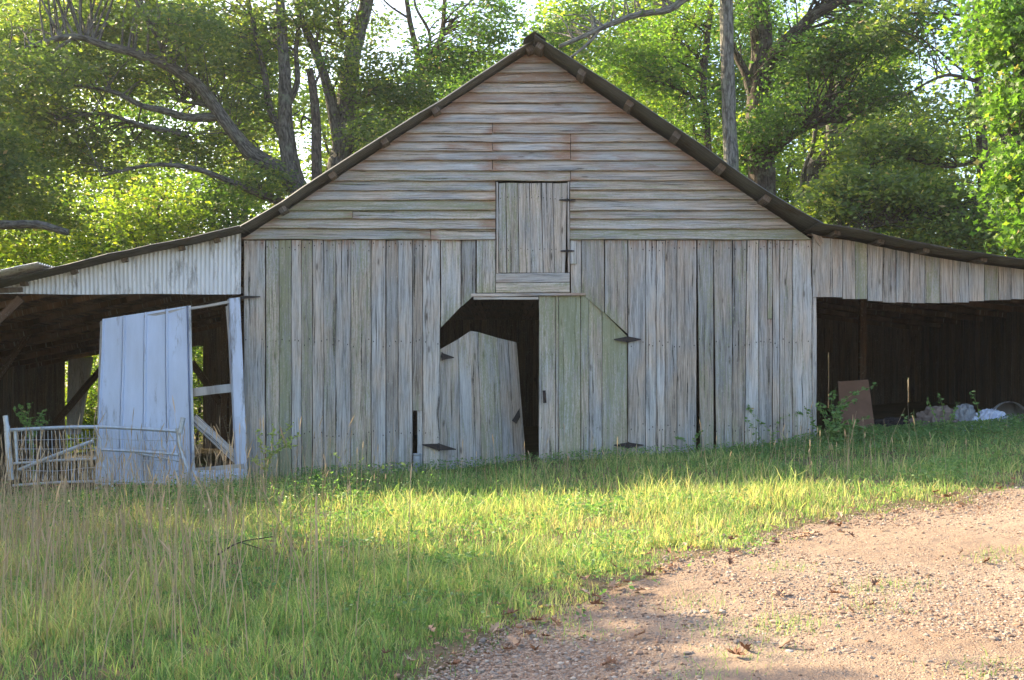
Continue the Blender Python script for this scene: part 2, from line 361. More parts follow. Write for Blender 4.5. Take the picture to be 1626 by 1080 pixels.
Z = G(X, Y)+.004+.006*np.minimum(u*20, 1)[None]
idx = np.arange(len(xs)*nu).reshape(len(xs), nu)
mb.add(np.stack([X, Y, Z], -1), np.stack([idx[:-1, :-1], idx[:-1, 1:], idx[1:, 1:], idx[1:, :-1]], -1).reshape(-1, 4))
tag(mb.build('driveway', M['gravel'], smooth=True), kind='structure')
def wedge(n, t0, t1, pad=1.12, xmin=-1, xmax=1, p=1.):
    t = t0+(t1-t0)*R.random(n)**p; t = np.sqrt(t0**2+(t1**2-t0**2)*R.random(n)) if p == 1. else t
    x = R.uniform(xmin, xmax, n)*.478*pad*t; return x, t-CAMD
# pebbles
n = 190000; x, y = wedge(n, 5.0, 13.5, 1.1, p=1.5); k = y < edge_y(x)+.1-.28*np.log(R.random(n)+1e-3)*.5; x, y = x[k], y[k]
pn = np.sin(x*1.7+y*.9)+np.sin(y*2.3-x*1.1+2)+.7*np.sin(x*5+y*4); k = R.random(len(x)) < np.clip(.55+.42*pn, .05, 1); x, y = x[k], y[k]; n = len(x)
ico = np.array([[0, 0, 1], [.894, 0, .447], [.276, .851, .447], [-.724, .526, .447], [-.724, -.526, .447], [.276, -.851, .447], [.724, .526, -.447], [-.276, .851, -.447], [-.894, 0, -.447], [-.276, -.851, -.447], [.724, -.526, -.447]])
icf = np.array([[0, 1, 2], [0, 2, 3], [0, 3, 4], [0, 4, 5], [0, 5, 1], [1, 6, 2], [2, 7, 3], [3, 8, 4], [4, 9, 5], [5, 10, 1], [6, 7, 2], [7, 8, 3], [8, 9, 4], [9, 10, 5], [10, 6, 1]])
r = np.clip(R.lognormal(math.log(.0056), .45, n), .003, .022); sc = np.stack([r*R.uniform(.8, 1.5, n), r*R.uniform(.8, 1.3, n), r*R.uniform(.5, .85, n)], 1)
an = R.uniform(0, 6.28, n); v = (ico[None]*(1+R.normal(0, .13, (n, 11, 1))))*sc[:, None]
vx = v[..., 0]*np.cos(an)[:, None]-v[..., 1]*np.sin(an)[:, None]+x[:, None]; vy = v[..., 0]*np.sin(an)[:, None]+v[..., 1]*np.cos(an)[:, None]+y[:, None]
vz = v[..., 2]+(G(x, y)+.008+sc[:, 2]*.3)[:, None]
cc = np.zeros((n, 11, 4)); cc[..., 0] = R.random(n)[:, None]
mb = MB(); mb.add(np.stack([vx, vy, vz], -1), (icf[None]+np.arange(n)[:, None, None]*11).reshape(-1, 3), col=cc.reshape(-1, 4))
tag(mb.build('gravel', M['pebble'], smooth=False), 'loose tan and pink gravel scattered over the driveway', 'gravel', kind='stuff')

# ------------------------------------------------------------------ barn
barn = empty('barn', (.2, 0, .45), 'weathered grey wooden barn with tin gable roof and open lean-to sheds on both sides', 'barn')
GL = [82, 99, 115, 130, 146, 163, 179, 195, 211, 225, 239, 254, 270, 286, 302, 317, 333, 347, 363, 380]
xl = lambda y: 848-(y-78)*1.533
xr = lambda y: 848+(y-78)*1.457
mb = MB()
for i in range(len(GL)-1):
    yt, yb = GL[i], GL[i+1]
    segs = [(None, None)]
    if i in (7, 9, 11): segs = [(None, 782), (782, None)]
    if i in (8,): segs = [(None, 906), (906, None)]
    if i in (9, 11): segs = [(None, 782), (782, 906 if i == 9 else None), ] + ([(906, None)] if i == 9 else [])
    if i == 10: segs = [(None, 906), (906, None)]
    if i == 12: segs = [(None, 906), (906, None)]
    if i >= 13: segs = [(None, 787), (905, None)]
    if i == 16: segs = [(None, 560), (560, 787), (905, None)]
    if i == 18: segs = [(None, 684), (684, 787), (905, None)]
    sag = rnd.uniform(-1.2, 1.2)
    for a, b in segs:
        d1, d2 = rnd.uniform(-1, 1), rnd.uniform(-1, 1)
        x0t, x0b = (xl(yt), xl(yb)) if a is None else (a+.4, a+.4)
        x1t, x1b = (xr(yt), xr(yb)) if b is None else (b-.4, b-.4)
        up = 1.8
        A0 = P(x0t+(up*1.5 if a is None else 0), yt-up, .006); A1 = P(x0b, yb+d1, -.058); B0 = P(x1t-(up*1.5 if b is None else 0), yt-up, .006); B1 = P(x1b, yb+d2, -.058)
        e = (a is None or b is None) and 1 or 0
        plank(mb, A0, A1, B0, B1, th=.022, nrm=(0, -1, .25), moss=.12+.45*(i > 11)*rnd.random()+.15*rnd.random(), red=.52-.018*i+rnd.uniform(-.08, .10), redend=.55, edge=.006, warp=.005, tone=rnd.uniform(.3, .9))
# header board with knot over loft door
gable = mb.build('gable_siding', M['wood'], barn)
for (a, b) in [((861, 226), (866, 231)), ((628, 316), (632, 319))]: pass

mb = MB()
def vb(x0t, x1t, yt, yb, x0b=None, x1b=None, Y=-.012, g=.7, yt2=None, yb2=None, **k):
    x0b = x0t if x0b is None else x0b; x1b = x1t if x1b is None else x1b
    k.setdefault('moss', min(1, max(0, rnd.gauss(.22, .16)))); k.setdefault('red', .06)
    k.setdefault('vt', True); plank(mb, P(x0t+g, yt, Y), P(x1t-g, yt if yt2 is None else yt2, Y), P(x0b+g, yb, Y), P(x1b-g, yb if yb2 is None else yb2, Y), **k)
Lx = [387, 421, 443, 462.5, 479, 496, 514, 533, 557, 589, 613, 632, 655, 671, 699]
Lm = [.25, .55, .75, .15, .55, .1, .35, .1, .45, .1, .1, .12, .15, .15]
NAILS = []
for i in range(len(Lx)-1):
    NAILS += [P(x, y+rnd.uniform(-7, 7), -.041) for x in (Lx[i]+rnd.uniform(3, 6), Lx[i+1]-rnd.uniform(3, 6)) for y in (392, 545, 690)]
    bot = 775-(Lx[i]-387)*.06+rnd.uniform(-6, 4); gg = [1.1 if Lx[i] in (589,) else .5]
    if i == 12:
        vb(655, 671, 381.5, 652, g=.5, moss=.1); vb(662.5, 671, 652.3, bot, moss=.2, g=.1)
    else:
        vb(Lx[i]+(1.2 if i == 1 else 0), Lx[i+1], 381.5+rnd.uniform(-.5, .8), bot, moss=Lm[i], g=.45 if i != 9 else .9, ragged=.03, warp=.006, red=.12 if i < 3 else .05)
vb(699.5, 732, 381.5, 520, yb2=487.5, moss=.35, Y=-.014); vb(732, 756, 381.5, 487, yb2=467, moss=.15, Y=-.01)
vb(756.5, 787.5, 381, 465, moss=.42, Y=-.018)
mb.build('board_siding', M['wood'], barn); mb = MB()
vb(906, 923, 381, 465, moss=.2, Y=-.006); vb(905, 917.5, 382, 419, Y=-.032, moss=.1, red=.1)
vb(923, 960, 381.5, 466, yb2=497, moss=.35, red=.15); vb(960, 997, 381.5, 497.5, yb2=530, moss=.3)
Rx = [997, 1025, 1042, 1056, 1075, 1106, 1133, 1163, 1186, 1205, 1218.5, 1227, 1238, 1258, 1289.5]
Rm = [.1, .12, .08, .1, .12, .45, .35, .3, .3, .15, .2, .1, .25, .25]
for i in range(len(Rx)-1):
    NAILS += [P(x, y+rnd.uniform(-7, 7), -.041) for x in (Rx[i]+rnd.uniform(3, 6), Rx[i+1]-rnd.uniform(3, 6)) for y in (392, 545, 680)]
    bot = 752-(Rx[i]-997)*.12+rnd.uniform(-6, 4); a, b = Rx[i], Rx[i+1]
    if i == 5: vb(a+1, b-.3, 381.5, bot, x0b=a+6, x1b=b+.5, moss=.45, g=.4)
    elif i == 6: vb(a-.2, b, 381.5, bot, x0b=a+4.5, x1b=b, moss=.35, g=.6, warp=.008)
    elif i == 7: vb(a, b, 381.5, bot, x0b=a-1, x1b=b-4, Y=-.01, moss=.3)
    elif i == 10: vb(a, b, 381.5, 506, moss=.5, Y=-.006); vb(a-3, b, 507, bot, moss=.15)
    elif i == 8: vb(a, b, 381.5, bot, x0b=a-4, x1b=b, moss=.25)
    else: vb(a, b, 381.5+rnd.uniform(-.5, .8), bot, moss=Rm[i], ragged=.03, warp=.006, g=.5, red=.05)
vb(1289.5, 1297, 472, 705, Y=.0, moss=.1, g=.3)
siding = mb.build('board_siding', M['wood'], barn)
# door frame pieces
mb = MB()
plank(mb, P(748, 466, -.03), P(748, 471.5, -.03), P(930, 465, -.03), P(930, 469, -.03), th=.05, red=.5, moss=.1)
plank(mb, P(752, 471.8, -.01), P(752, 476, -.01), P(855, 471.5, -.01), P(855, 476, -.01), th=.02, tone=1., red=0)
plank(mb, P(787.5, 434.5, -.03), P(787.5, 449, -.03), P(904.5, 433.5, -.03), P(904.5, 448, -.03), moss=.15, red=.62, red2=.1)
plank(mb, P(787.5, 449.6, -.028), P(787.5, 464.5, -.028), P(904.5, 448.6, -.028), P(904.5, 464.2, -.028), moss=.5)
plank(mb, P(787.5, 289, -.035), P(791, 289, -.035), P(788, 433.5, -.035), P(791.5, 433.5, -.035), tone=.8)
plank(mb, P(901.2, 288.5, -.035), P(904.2, 288.5, -.035), P(901.6, 432.5, -.035), P(904.8, 432.5, -.035), tone=.5)
plank(mb, P(692, 553, .03), P(698.5, 553, .03), P(690, 765, .03), P(695, 765, .03), th=.09, tone=.3, moss=.3)
frame = mb.build('door_frame', M['wood'], barn)

def nails(mb, pts, mat=1, r=.005):
    for p in pts:
        p = np.array(p, float); a = np.linspace(0, 6.28, 6, endpoint=False)
        V = np.stack([p[0]+r*np.cos(a), np.full(6, p[1]), p[2]+r*1.8*np.sin(a)], 1); V = np.vstack([V, p+np.array([0, -.003, 0])])
        mb.add(V, np.array([[i, (i+1) % 6, 6] for i in range(6)]), mat=mat)
def strap(mb, c, l, r_, h=.05, Y=-.05, tilt=0.):
    """double tapering strap hinge: knuckle in the middle, a pointed leaf each side"""
    cx, cy = c
    def pt(dx, dz, dy=0): 
        p = P(cx, cy, Y); return p+np.array((dx, dy, dz+dx*tilt))
    for s, L in ((-1, l), (1, r_)):
        h0, h1 = h/2, .007
        V = [pt(s*.006, h0), pt(s*L, h1), pt(s*L, -h1), pt(s*.006, -h0), pt(s*.006, h0, .016), pt(s*L, h1, .016), pt(s*L, -h1, .016), pt(s*.006, -h0, .016)]
        mb.add(V, [[0, 1, 2, 3], [7, 6, 5, 4], [0, 4, 5, 1], [3, 2, 6, 7], [1, 5, 6, 2]])
        nails(mb, [pt(s*L*q, 0, -.001) for q in (.3, .65)], 0, .009)
    tube(mb, [pt(0, h*.6), pt(0, -h*.6)], .010, k=8, smooth=1)
mb = MB(); nails(mb, NAILS, 0, .0075); mb.build('nail_heads', M['rust'], barn)['kind'] = 'stuff'
# right door (closed)
mb = MB(); Y = .008
for x0, x1, a, b, bt, ms in [(855.5, 882, 469.5, 469.5, 752, .55), (882.3, 887, 469.5, 469.5, 752, .6), (887.3, 922, 469, 469, 750, .8), (922.3, 935, 469.3, 469.8, 748, .7), (935, 956, 471, 493.5, 748, .5), (956.3, 996.2, 494, 534, 745, .75)]:
    plank(mb, P(x0+.3, a, Y), P(x1-.3, b, Y), P(x0+.3, bt, Y), P(x1-.3, bt, Y), moss=ms-.28+rnd.uniform(-.1, .1), mosstop=.6, vt=True, ragged=.02, tone=rnd.uniform(.35, .7), warp=.004)
nails(mb, [P(x+rnd.uniform(-1, 1), y+rnd.uniform(-1, 1), -.022) for x in (860, 876, 893, 915, 930, 949, 965, 988) for y in (563, 680)])
rdoor = mb.build('door', [M['wood'], M['rust']], barn); rdoor['label'] = 'closed mossy grey plank door leaf on the right of the barn doorway'
mb = MB(); strap(mb, (997, 539), .22, .21, .095); mb.build('hinge', M['rust'], rdoor)
mb = MB(); strap(mb, (998, 707), .23, .24, .09); mb.build('hinge', M['rust'], rdoor)
mb = MB(); tube(mb, [P(864, 622, -.055), P(863, 630, -.07), P(866, 637, -.055)], .012, k=6); beam(mb, P(864, 620, -.05), P(865, 640, -.05), .05, .01, up=(0, 1, 0)); mb.build('hasp', M['rust'], rdoor)
# left door (swung inwards and sagging)
mb = MB()
def D(px, py): return P(px, py, .05+(px-695)/140*.62)
dn = np.array((.4, -1, 0)); dn /= np.linalg.norm(dn)
for x0t, x1t, a, b, x0b, x1b, ms, tn in [(698.5, 727.4, 555, 539, 695.5, 731, .3, .25), (728, 747, 538.5, 525.4, 731.5, 750, .25, .6), (747, 759, 525.4, 527.5, 750, 765, .25, .6), (759.6, 790, 527.6, 536.5, 765.5, 800, .6, .55), (790.4, 806.5, 536.7, 540.5, 800.5, 819, .2, .3), (807, 820.5, 540.6, 544, 819.5, 837, .1, .35)]:
    plank(mb, D(x0t, a), D(x1t, b), D(x0b, 757), D(x1b, 757), nrm=dn, moss=ms, tone=tn, ragged=.03, warp=.003)
ldoor = mb.build('door', [M['wood'], M['rust']], barn); ldoor['label'] = 'sagging plank door leaf swung inwards on the left of the barn doorway'
mb = MB()
beam(mb, D(700, 600)+(0, .05, 0), D(824, 597)+(0, .05, 0), .10, .03, up=(0, 1, 0)); mb.build('batten', M['oldwood'], ldoor); mb = MB(); beam(mb, D(699, 700)+(0, .05, 0), D(832, 698)+(0, .05, 0), .10, .03, up=(0, 1, 0))
mb.build('batten', M['oldwood'], ldoor)
mb = MB(); strap(mb, (702, 566), .02, .19, .11, .02, -.1); mb.build('hinge', M['rust'], ldoor)
mb = MB(); strap(mb, (697, 710), .27, .27, .11, -.06, -.14); mb.build('hinge', M['rust'], ldoor)
mb = MB(); a = D(825, 648)+(0, -.05, 0); b = D(813, 668)+(0, -.05, 0); c = D(820, 673)+(0, -.06, 0); d = D(826, 662)+(0, -.05, 0)
mb.add([a, b, c, d, a+(0, .02, 0), b+(0, .02, 0), c+(0, .02, 0), d+(0, .02, 0)], [[0, 1, 2, 3], [7, 6, 5, 4], [0, 4, 5, 1], [1, 5, 6, 2], [2, 6, 7, 3], [3, 7, 4, 0]]); mb.build('hasp', M['rust'], ldoor)
# loft door
mb = MB()
lx = [791.5, 803, 822, 840.5, 859.5, 878, 901]; lb = [792, 804.5, 824.5, 843.5, 862.5, 880.5, 897.5]
for i in range(6):
    plank(mb, P(lx[i]+.4, 290.8+rnd.uniform(-.6, .6), -.03), P(lx[i+1]-(.9 if i == 4 else .4), 290.8, -.03), P(lb[i]+.4, 433, -.03), P(lb[i+1]-.4, 433, -.03), moss=[.5, .5, .3, .3, .15, .3][i], tone=rnd.uniform(.4, .75), warp=.003)
    nails(mb, [P((lx[i]*(1-t)+lb[i]*t)+d, y+rnd.uniform(-2, 2), -.059) for t, y in ((.2, 314), (.8, 396)) for d in (3, 14)], 1, .006)
loft = mb.build('loft_door', [M['wood'], M['rust']], barn)
mb = MB(); strap(mb, (901, 317.5), .13, .13, .035, -.06); mb.build('hinge', M['rust'], loft)
mb = MB(); strap(mb, (901, 398.5), .11, .11, .035, -.06); mb.build('hinge', M['rust'], loft)
# right lean-to fascia boards
mb = MB()
fx = [1290, 1321.7, 1338, 1358, 1377, 1402, 1423, 1445, 1469, 1492.5, 1513, 1538, 1563, 1585.6, 1605, 1626, 1648, 1668, 1690, 1712, 1733, 1755, 1778, 1800, 1824, 1853]
fb = [472, 472, 475, 475.5, 478, 480, 480, 481, 481, 481, 480, 478, 477, 476, 475, 475]+[475]*12
ftop = lambda x: np.interp(x, [1290, 1347, 1374, 1422, 1485, 1538, 1624, 1860], [377, 381, 387, 397, 409, 417, 428, 455])
for i in range(len(fx)-1):
    a, b = fx[i], fx[i+1]; Yf = -.012-.006*(i % 2)
    plank(mb, P(a+.3, ftop(a), Yf), P(b-.3, ftop(b), Yf), P(a+.6, fb[i], Yf), P(b-.2, fb[i]+rnd.uniform(-.8, .8), Yf), moss=.75 if i == 3 else (.5 if i in (8, 12) else .12), red=.26, ragged=.004, warp=.006, tone=rnd.uniform(.2, .6))
fascia = mb.build('fascia_boards', M['wood'], barn)
mb = MB(); plank(mb, P(1289, 371, -.035), P(1306, 376, -.035), P(1301, 391, -.035), P(1308.5, 384, -.035), seg=3, red=.4); mb.build('rafter_end', M['wood'], barn)

# roofs
def roof_sheet(mb, prof, y0, y1, nrm_amp=.016, pitch=.084, lift=0., step=None, y0var=.02, mat=0, dens=.0127):
    p = []; 
    for a, b in zip(prof[:-1], prof[1:]):
        m = max(2, int(np.hypot(b[0]-a[0], b[1]-a[1])/.3)); 
        for t in np.linspace(0, 1, m, endpoint=False): p.append((a[0]+(b[0]-a[0])*t, a[1]+(b[1]-a[1])*t))
    p.append(prof[-1]); p = np.array(p); n = len(p); d = np.gradient(p, axis=0); nn = np.stack([-d[:, 1], d[:, 0]], 1); nn /= np.linalg.norm(nn, axis=1, keepdims=True); nn *= np.sign(nn[:, 1:2])
    sag = np.sin(np.linspace(0, 9, n))*.006+R.normal(0, .003, n)
    ys = np.arange(y0, y1, dens); ph = np.sin(ys*2*math.pi/pitch)*nrm_amp
    yo = np.repeat(R.normal(0, y0var, n//6+2), 6)[:n]; w = np.exp(-(ys-y0)/.5)
    X = p[:, 0, None]+nn[:, 0, None]*(ph[None]+lift); Z = p[:, 1, None]+nn[:, 1, None]*(ph[None]+lift)+sag[:, None]; Yv = ys[None]+yo[:, None]*w[None]
    Vt = np.stack([X, Yv, Z], -1); m = len(ys); idx = np.arange(n*m).reshape(n, m)
    F = np.stack([idx[:-1, :-1], idx[:-1, 1:], idx[1:, 1:], idx[1:, :-1]], -1).reshape(-1, 4)
    Vb = Vt.copy(); Vb[..., 0] -= nn[:, 0, None]*.003; Vb[..., 2] -= nn[:, 1, None]*.003
    mb.add(Vt, F, mat=mat); mb.add(Vb, F[:, ::-1], mat=mat)
    o1 = mb.n-2*n*m; A = o1+idx; B = o1+n*m+idx
    rim = np.concatenate([np.stack([A[:-1, 0], A[1:, 0], B[1:, 0], B[:-1, 0]], 1), np.stack([A[0, :-1], B[0, :-1], B[0, 1:], A[0, 1:]], 1), np.stack([A[-1, :-1], A[-1, 1:], B[-1, 1:], B[-1, :-1]], 1)])
    mb.F[4].append(rim); mb.M[4].append(np.full(len(rim), mat, int))
def prof(pts): return [tuple(P(a, b)[[0, 2]]) for a, b in pts]
YB = 10.2
pL = prof([(847, 73), (700, 169), (600, 231), (525, 279), (455, 328), (384, 369)])
pR = prof([(849, 73), (1013, 179), (1100, 238), (1180, 297), (1240, 334), (1293, 364)])
pLL = prof([(392, 365), (315, 384), (252, 396), (189, 410), (94, 433), (41, 445), (-80, 474), (-195, 500), (-420, 545)])
pRL = prof([(1284, 362), (1347, 371), (1374, 378), (1422, 388), (1485, 400), (1538, 408), (1624, 420), (1860, 448)])
mb = MB(); roof_sheet(mb, pL, -.34, YB); roof_sheet(mb, pR, -.54, YB)
roof = mb.build('roof', M['tin'], barn)
mb = MB()
for (x, z, y0) in [(a[0], a[1], None) for a in []]: pass
# ridge cap
c0 = P(848, 70); mb2 = MB()
for s in (-1, 1):
    V = [(c0[0], -.5, c0[2]+.035), (c0[0], YB, c0[2]+.035), (c0[0]+s*.17, YB, c0[2]-.075), (c0[0]+s*.17, -.5, c0[2]-.075)]
    V = np.array(V); V2 = V-(0, 0, .004); mb2.add(np.vstack([V, V2]), [[0, 1, 2, 3], [7, 6, 5, 4], [0, 3, 7, 4], [2, 1, 5, 6]])
mb2.build('ridge_cap', M['tin'], roof)
def purl(px, py, prf, y0, w=.12, h=.085):
    d = np.array(prf); x = P(px, py)[0]; 
    o = np.argsort(d[:, 0]); z = np.interp(x, d[o, 0], d[o, 1]); s = (np.interp(x+.1, d[o, 0], d[o, 1])-np.interp(x-.1, d[o, 0], d[o, 1]))/.2
    nv = np.array((-s, 0, 1)); nv /= np.linalg.norm(nv); m = MB()
    beam(m, np.array((x, y0, z))-nv*.065, np.array((x, 9.9, z))-nv*.065, w, h, up=nv, red=.12, moss=.1, seg=20, tone=.2)
    return m
for px, prf, y0 in [(838, pL, -.24), (690, pL, -.24), (610, pL, -.24), (528, pL, -.24), (450, pL, -.24), (860, pR, -.42), (925, pR, -.44), (999, pR, -.42), (1072, pR, -.44), (1142, pR, -.42), (1212, pR, -.43)]:
    purl(px, 0, prf, y0).build('purlin', M['oldwood'], roof)
mb = MB(); roof_sheet(mb, pLL, -.5, YB, lift=-.012); lroof = mb.build('lean_to_roof', M['tin'], barn)
mb = MB(); pX = [(a-.0, b+.05) for a, b in pLL[4:]]; roof_sheet(mb, pX, -.75, 3.0, lift=.02, y0var=.03); mb.build('loose_roof_sheet', M['galv'], lroof)
mb = MB(); roof_sheet(mb, pRL, -.55, YB, lift=-.012); rroof = mb.build('lean_to_roof', M['tin'], barn)
for px in (345, 290, 200, 120, 40, -80, -170): purl(px, 0, pLL, -.12, .09, .06).build('purlin', M['oldwood'], lroof)
for px in (1322, 1390, 1460, 1550, 1640, 1730, 1830): purl(px, 0, pRL, -.30, .10, .06).build('purlin', M['oldwood'], rroof)
# boards under the lean-to roofs and rafters
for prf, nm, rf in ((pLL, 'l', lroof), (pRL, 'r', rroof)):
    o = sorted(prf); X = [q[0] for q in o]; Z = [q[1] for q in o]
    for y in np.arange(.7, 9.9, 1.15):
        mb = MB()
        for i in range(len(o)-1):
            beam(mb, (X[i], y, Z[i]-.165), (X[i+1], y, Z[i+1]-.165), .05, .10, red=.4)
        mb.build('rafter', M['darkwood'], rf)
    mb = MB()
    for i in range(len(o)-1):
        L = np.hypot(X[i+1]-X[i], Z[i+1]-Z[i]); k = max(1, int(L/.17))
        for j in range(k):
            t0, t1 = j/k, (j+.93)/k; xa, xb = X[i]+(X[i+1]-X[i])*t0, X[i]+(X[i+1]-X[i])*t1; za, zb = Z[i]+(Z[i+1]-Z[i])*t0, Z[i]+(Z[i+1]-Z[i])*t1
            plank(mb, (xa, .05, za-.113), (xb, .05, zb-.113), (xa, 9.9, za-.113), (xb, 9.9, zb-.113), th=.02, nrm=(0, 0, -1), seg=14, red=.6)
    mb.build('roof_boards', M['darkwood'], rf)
# left lean-to tin fascia
mb = MB(); xs = np.arange(P(-415, 0)[0], P(384, 0)[0], .008); pl = np.array(sorted(pLL)); zt = np.interp(xs, pl[:, 0], pl[:, 1])-.035
zb0 = P(0, 467.5)[2]; ok = zt > zb0-.6
nz = 7; tt = np.linspace(0, 1, nz)
zb = np.minimum(zb0+.006*np.sin(xs*3), zt-.02)
Zg = zb[:, None]+(zt-zb)[:, None]*tt[None]; ph = .009*np.sin(xs*2*math.pi/.068)*(1+.35*np.sin(xs*2.3)); Yg = -.03+ph[:, None]+.012*np.sin(xs[:, None]*1.7+tt*3)+R.normal(0, .0012, (len(xs), nz))
Xg = np.repeat(xs[:, None], nz, 1); idx = np.arange(len(xs)*nz).reshape(-1, nz); F = np.stack([idx[:-1, :-1], idx[1:, :-1], idx[1:, 1:], idx[:-1, 1:]], -1).reshape(-1, 4)
mb.add(np.stack([Xg, Yg, Zg], -1), F); mb.add(np.stack([Xg, Yg+.003, Zg], -1), F[:, ::-1])
tinf = mb.build('tin_fascia', M['galv'], barn)
mb = MB(); beam(mb, P(-200, 461, .05), P(386, 461, .05), .05, .09, up=(0, 0, 1), red=.4); mb.build('header_beam', M['oldwood'], barn)
mb = MB(); beam(mb, P(-60, 463, -.06), P(36, 460, -.06), .03, .07, red=.2); mb.build('trim_board', M['oldwood'], barn)
mb = MB(); beam(mb, P(1297, 466, .06), P(1860, 466, .06), .05, .12, red=.3); mb.build('header_beam', M['oldwood'], barn)

# walls running back, rear wall, inner posts
def wall(mb, p0, p1, top, bot, w=.2, gap=.006, out=(1, 0, 0), skip=None, **k):
    p0 = np.array(p0, float); p1 = np.array(p1, float); L = np.linalg.norm(p1-p0); d = (p1-p0)/L; s = 0
    while s < L-.02:
        ww = min(rnd.uniform(w*.7, w*1.25), L-s); a = p0+d*s; b = p0+d*(s+ww-gap*rnd.uniform(.2, 1.)); s += ww
        mid = (a+b)/2
        rng = [(bot(*mid), None)] if skip is None else skip(mid[0], mid[1], bot(*mid))
        for lo, hi in rng:
            T = lambda q: top(q[0], q[1]) if hi is None else hi
            if T(a) <= lo: continue
            plank(mb, (a[0], a[1], T(a)), (b[0], b[1], T(b)), (a[0], a[1], lo), (b[0], b[1], lo), nrm=out, moss=.1, red=.15, seg=8, warp=.005, **k)
gb = lambda x, y: float(G(x, y))-.05
pfL = sorted(pL+pLL); pfR = sorted(pR+pRL)
def rooftop(x, y=0):
    pts = np.array(sorted(pLL[1:]+pL[:-1]+pR[:-1]+pRL[1:])); return float(np.interp(x, pts[:, 0], pts[:, 1]))-.01
XL, XR, XLL, XRR = P(387, 0)[0], P(1290, 0)[0], -12.2, 10.3
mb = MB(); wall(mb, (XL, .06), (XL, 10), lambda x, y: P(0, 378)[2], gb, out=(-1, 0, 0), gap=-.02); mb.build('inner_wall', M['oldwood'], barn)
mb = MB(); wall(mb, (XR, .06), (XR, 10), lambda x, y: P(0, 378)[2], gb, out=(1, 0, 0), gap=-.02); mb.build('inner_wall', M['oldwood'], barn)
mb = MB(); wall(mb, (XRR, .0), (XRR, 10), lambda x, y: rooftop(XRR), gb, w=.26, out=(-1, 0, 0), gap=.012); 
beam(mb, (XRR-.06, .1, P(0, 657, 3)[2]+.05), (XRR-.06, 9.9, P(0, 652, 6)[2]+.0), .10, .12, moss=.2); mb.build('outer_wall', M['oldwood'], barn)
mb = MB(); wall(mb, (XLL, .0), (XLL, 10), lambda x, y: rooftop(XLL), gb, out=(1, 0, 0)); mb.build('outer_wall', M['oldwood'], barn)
# rear wall with the opening behind the left lean-to
oa, ob_ = P(103, 0, 9.9)[0], P(318, 0, 9.9)[0]; oz = P(0, 566, 9.9)[2]; oz2 = P(0, 549, 9.9)[2]
def skipL(x, y, b):
    if oa < x < ob_: return [(oz+(oz2-oz)*(x-oa)/(ob_-oa), None)]
    return [(b, None)]
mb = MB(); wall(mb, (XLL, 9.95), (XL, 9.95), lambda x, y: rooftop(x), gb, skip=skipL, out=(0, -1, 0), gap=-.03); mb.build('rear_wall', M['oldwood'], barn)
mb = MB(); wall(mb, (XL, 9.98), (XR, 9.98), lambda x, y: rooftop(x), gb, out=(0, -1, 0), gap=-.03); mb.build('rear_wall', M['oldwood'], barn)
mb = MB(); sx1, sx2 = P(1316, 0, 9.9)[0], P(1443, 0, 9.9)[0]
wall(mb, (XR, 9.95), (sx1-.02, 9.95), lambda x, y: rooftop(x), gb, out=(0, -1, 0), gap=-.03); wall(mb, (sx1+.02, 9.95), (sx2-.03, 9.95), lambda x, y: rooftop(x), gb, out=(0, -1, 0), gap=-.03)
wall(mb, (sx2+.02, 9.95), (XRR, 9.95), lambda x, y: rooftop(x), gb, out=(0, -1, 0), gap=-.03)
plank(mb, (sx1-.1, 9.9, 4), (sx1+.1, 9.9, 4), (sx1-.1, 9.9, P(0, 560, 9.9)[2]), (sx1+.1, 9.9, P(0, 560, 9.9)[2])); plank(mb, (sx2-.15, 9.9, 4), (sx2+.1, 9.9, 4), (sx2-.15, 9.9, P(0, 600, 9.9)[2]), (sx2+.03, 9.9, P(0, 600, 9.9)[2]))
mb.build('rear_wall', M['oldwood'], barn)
# loft floor keeps the inside dark
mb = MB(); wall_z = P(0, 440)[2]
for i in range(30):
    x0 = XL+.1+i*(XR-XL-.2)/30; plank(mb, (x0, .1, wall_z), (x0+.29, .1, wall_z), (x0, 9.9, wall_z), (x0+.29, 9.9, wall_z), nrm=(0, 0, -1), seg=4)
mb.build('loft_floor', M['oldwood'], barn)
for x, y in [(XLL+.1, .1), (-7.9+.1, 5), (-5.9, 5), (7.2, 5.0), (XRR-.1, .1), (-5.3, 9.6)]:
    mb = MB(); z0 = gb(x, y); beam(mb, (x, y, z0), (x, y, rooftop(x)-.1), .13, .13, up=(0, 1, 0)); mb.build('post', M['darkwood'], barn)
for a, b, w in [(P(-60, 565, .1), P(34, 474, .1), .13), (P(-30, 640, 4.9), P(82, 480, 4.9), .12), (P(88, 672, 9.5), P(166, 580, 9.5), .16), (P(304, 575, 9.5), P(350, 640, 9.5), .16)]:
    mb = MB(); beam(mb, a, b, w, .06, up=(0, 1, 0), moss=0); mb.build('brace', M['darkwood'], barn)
mb = MB(); xs = np.linspace(0, 1, 40); zs = np.linspace(0, 1, 6); Xq, Zq = np.meshgrid(xs, zs, indexing='ij')
tl, tr, bl, br = P(108, 571, 9.7), P(146, 566, 9.7), P(105, 690, 9.7), P(125, 690, 9.7)
V = (tl+(tr-tl)*Xq[..., None])*(1-Zq[..., None])+(bl+(br-bl)*Xq[..., None])*Zq[..., None]; V[..., 1] += .012*np.sin(Xq*40)+.1*Xq
idx = np.arange(240).reshape(40, 6); F = np.stack([idx[:-1, :-1], idx[:-1, 1:], idx[1:, 1:], idx[1:, :-1]], -1).reshape(-1, 4); mb.add(V.reshape(-1, 3), F); mb.add(V.reshape(-1, 3)+(0, .003, 0), F[:, ::-1])
mb.build('hanging_sheet', M['galv'], barn)

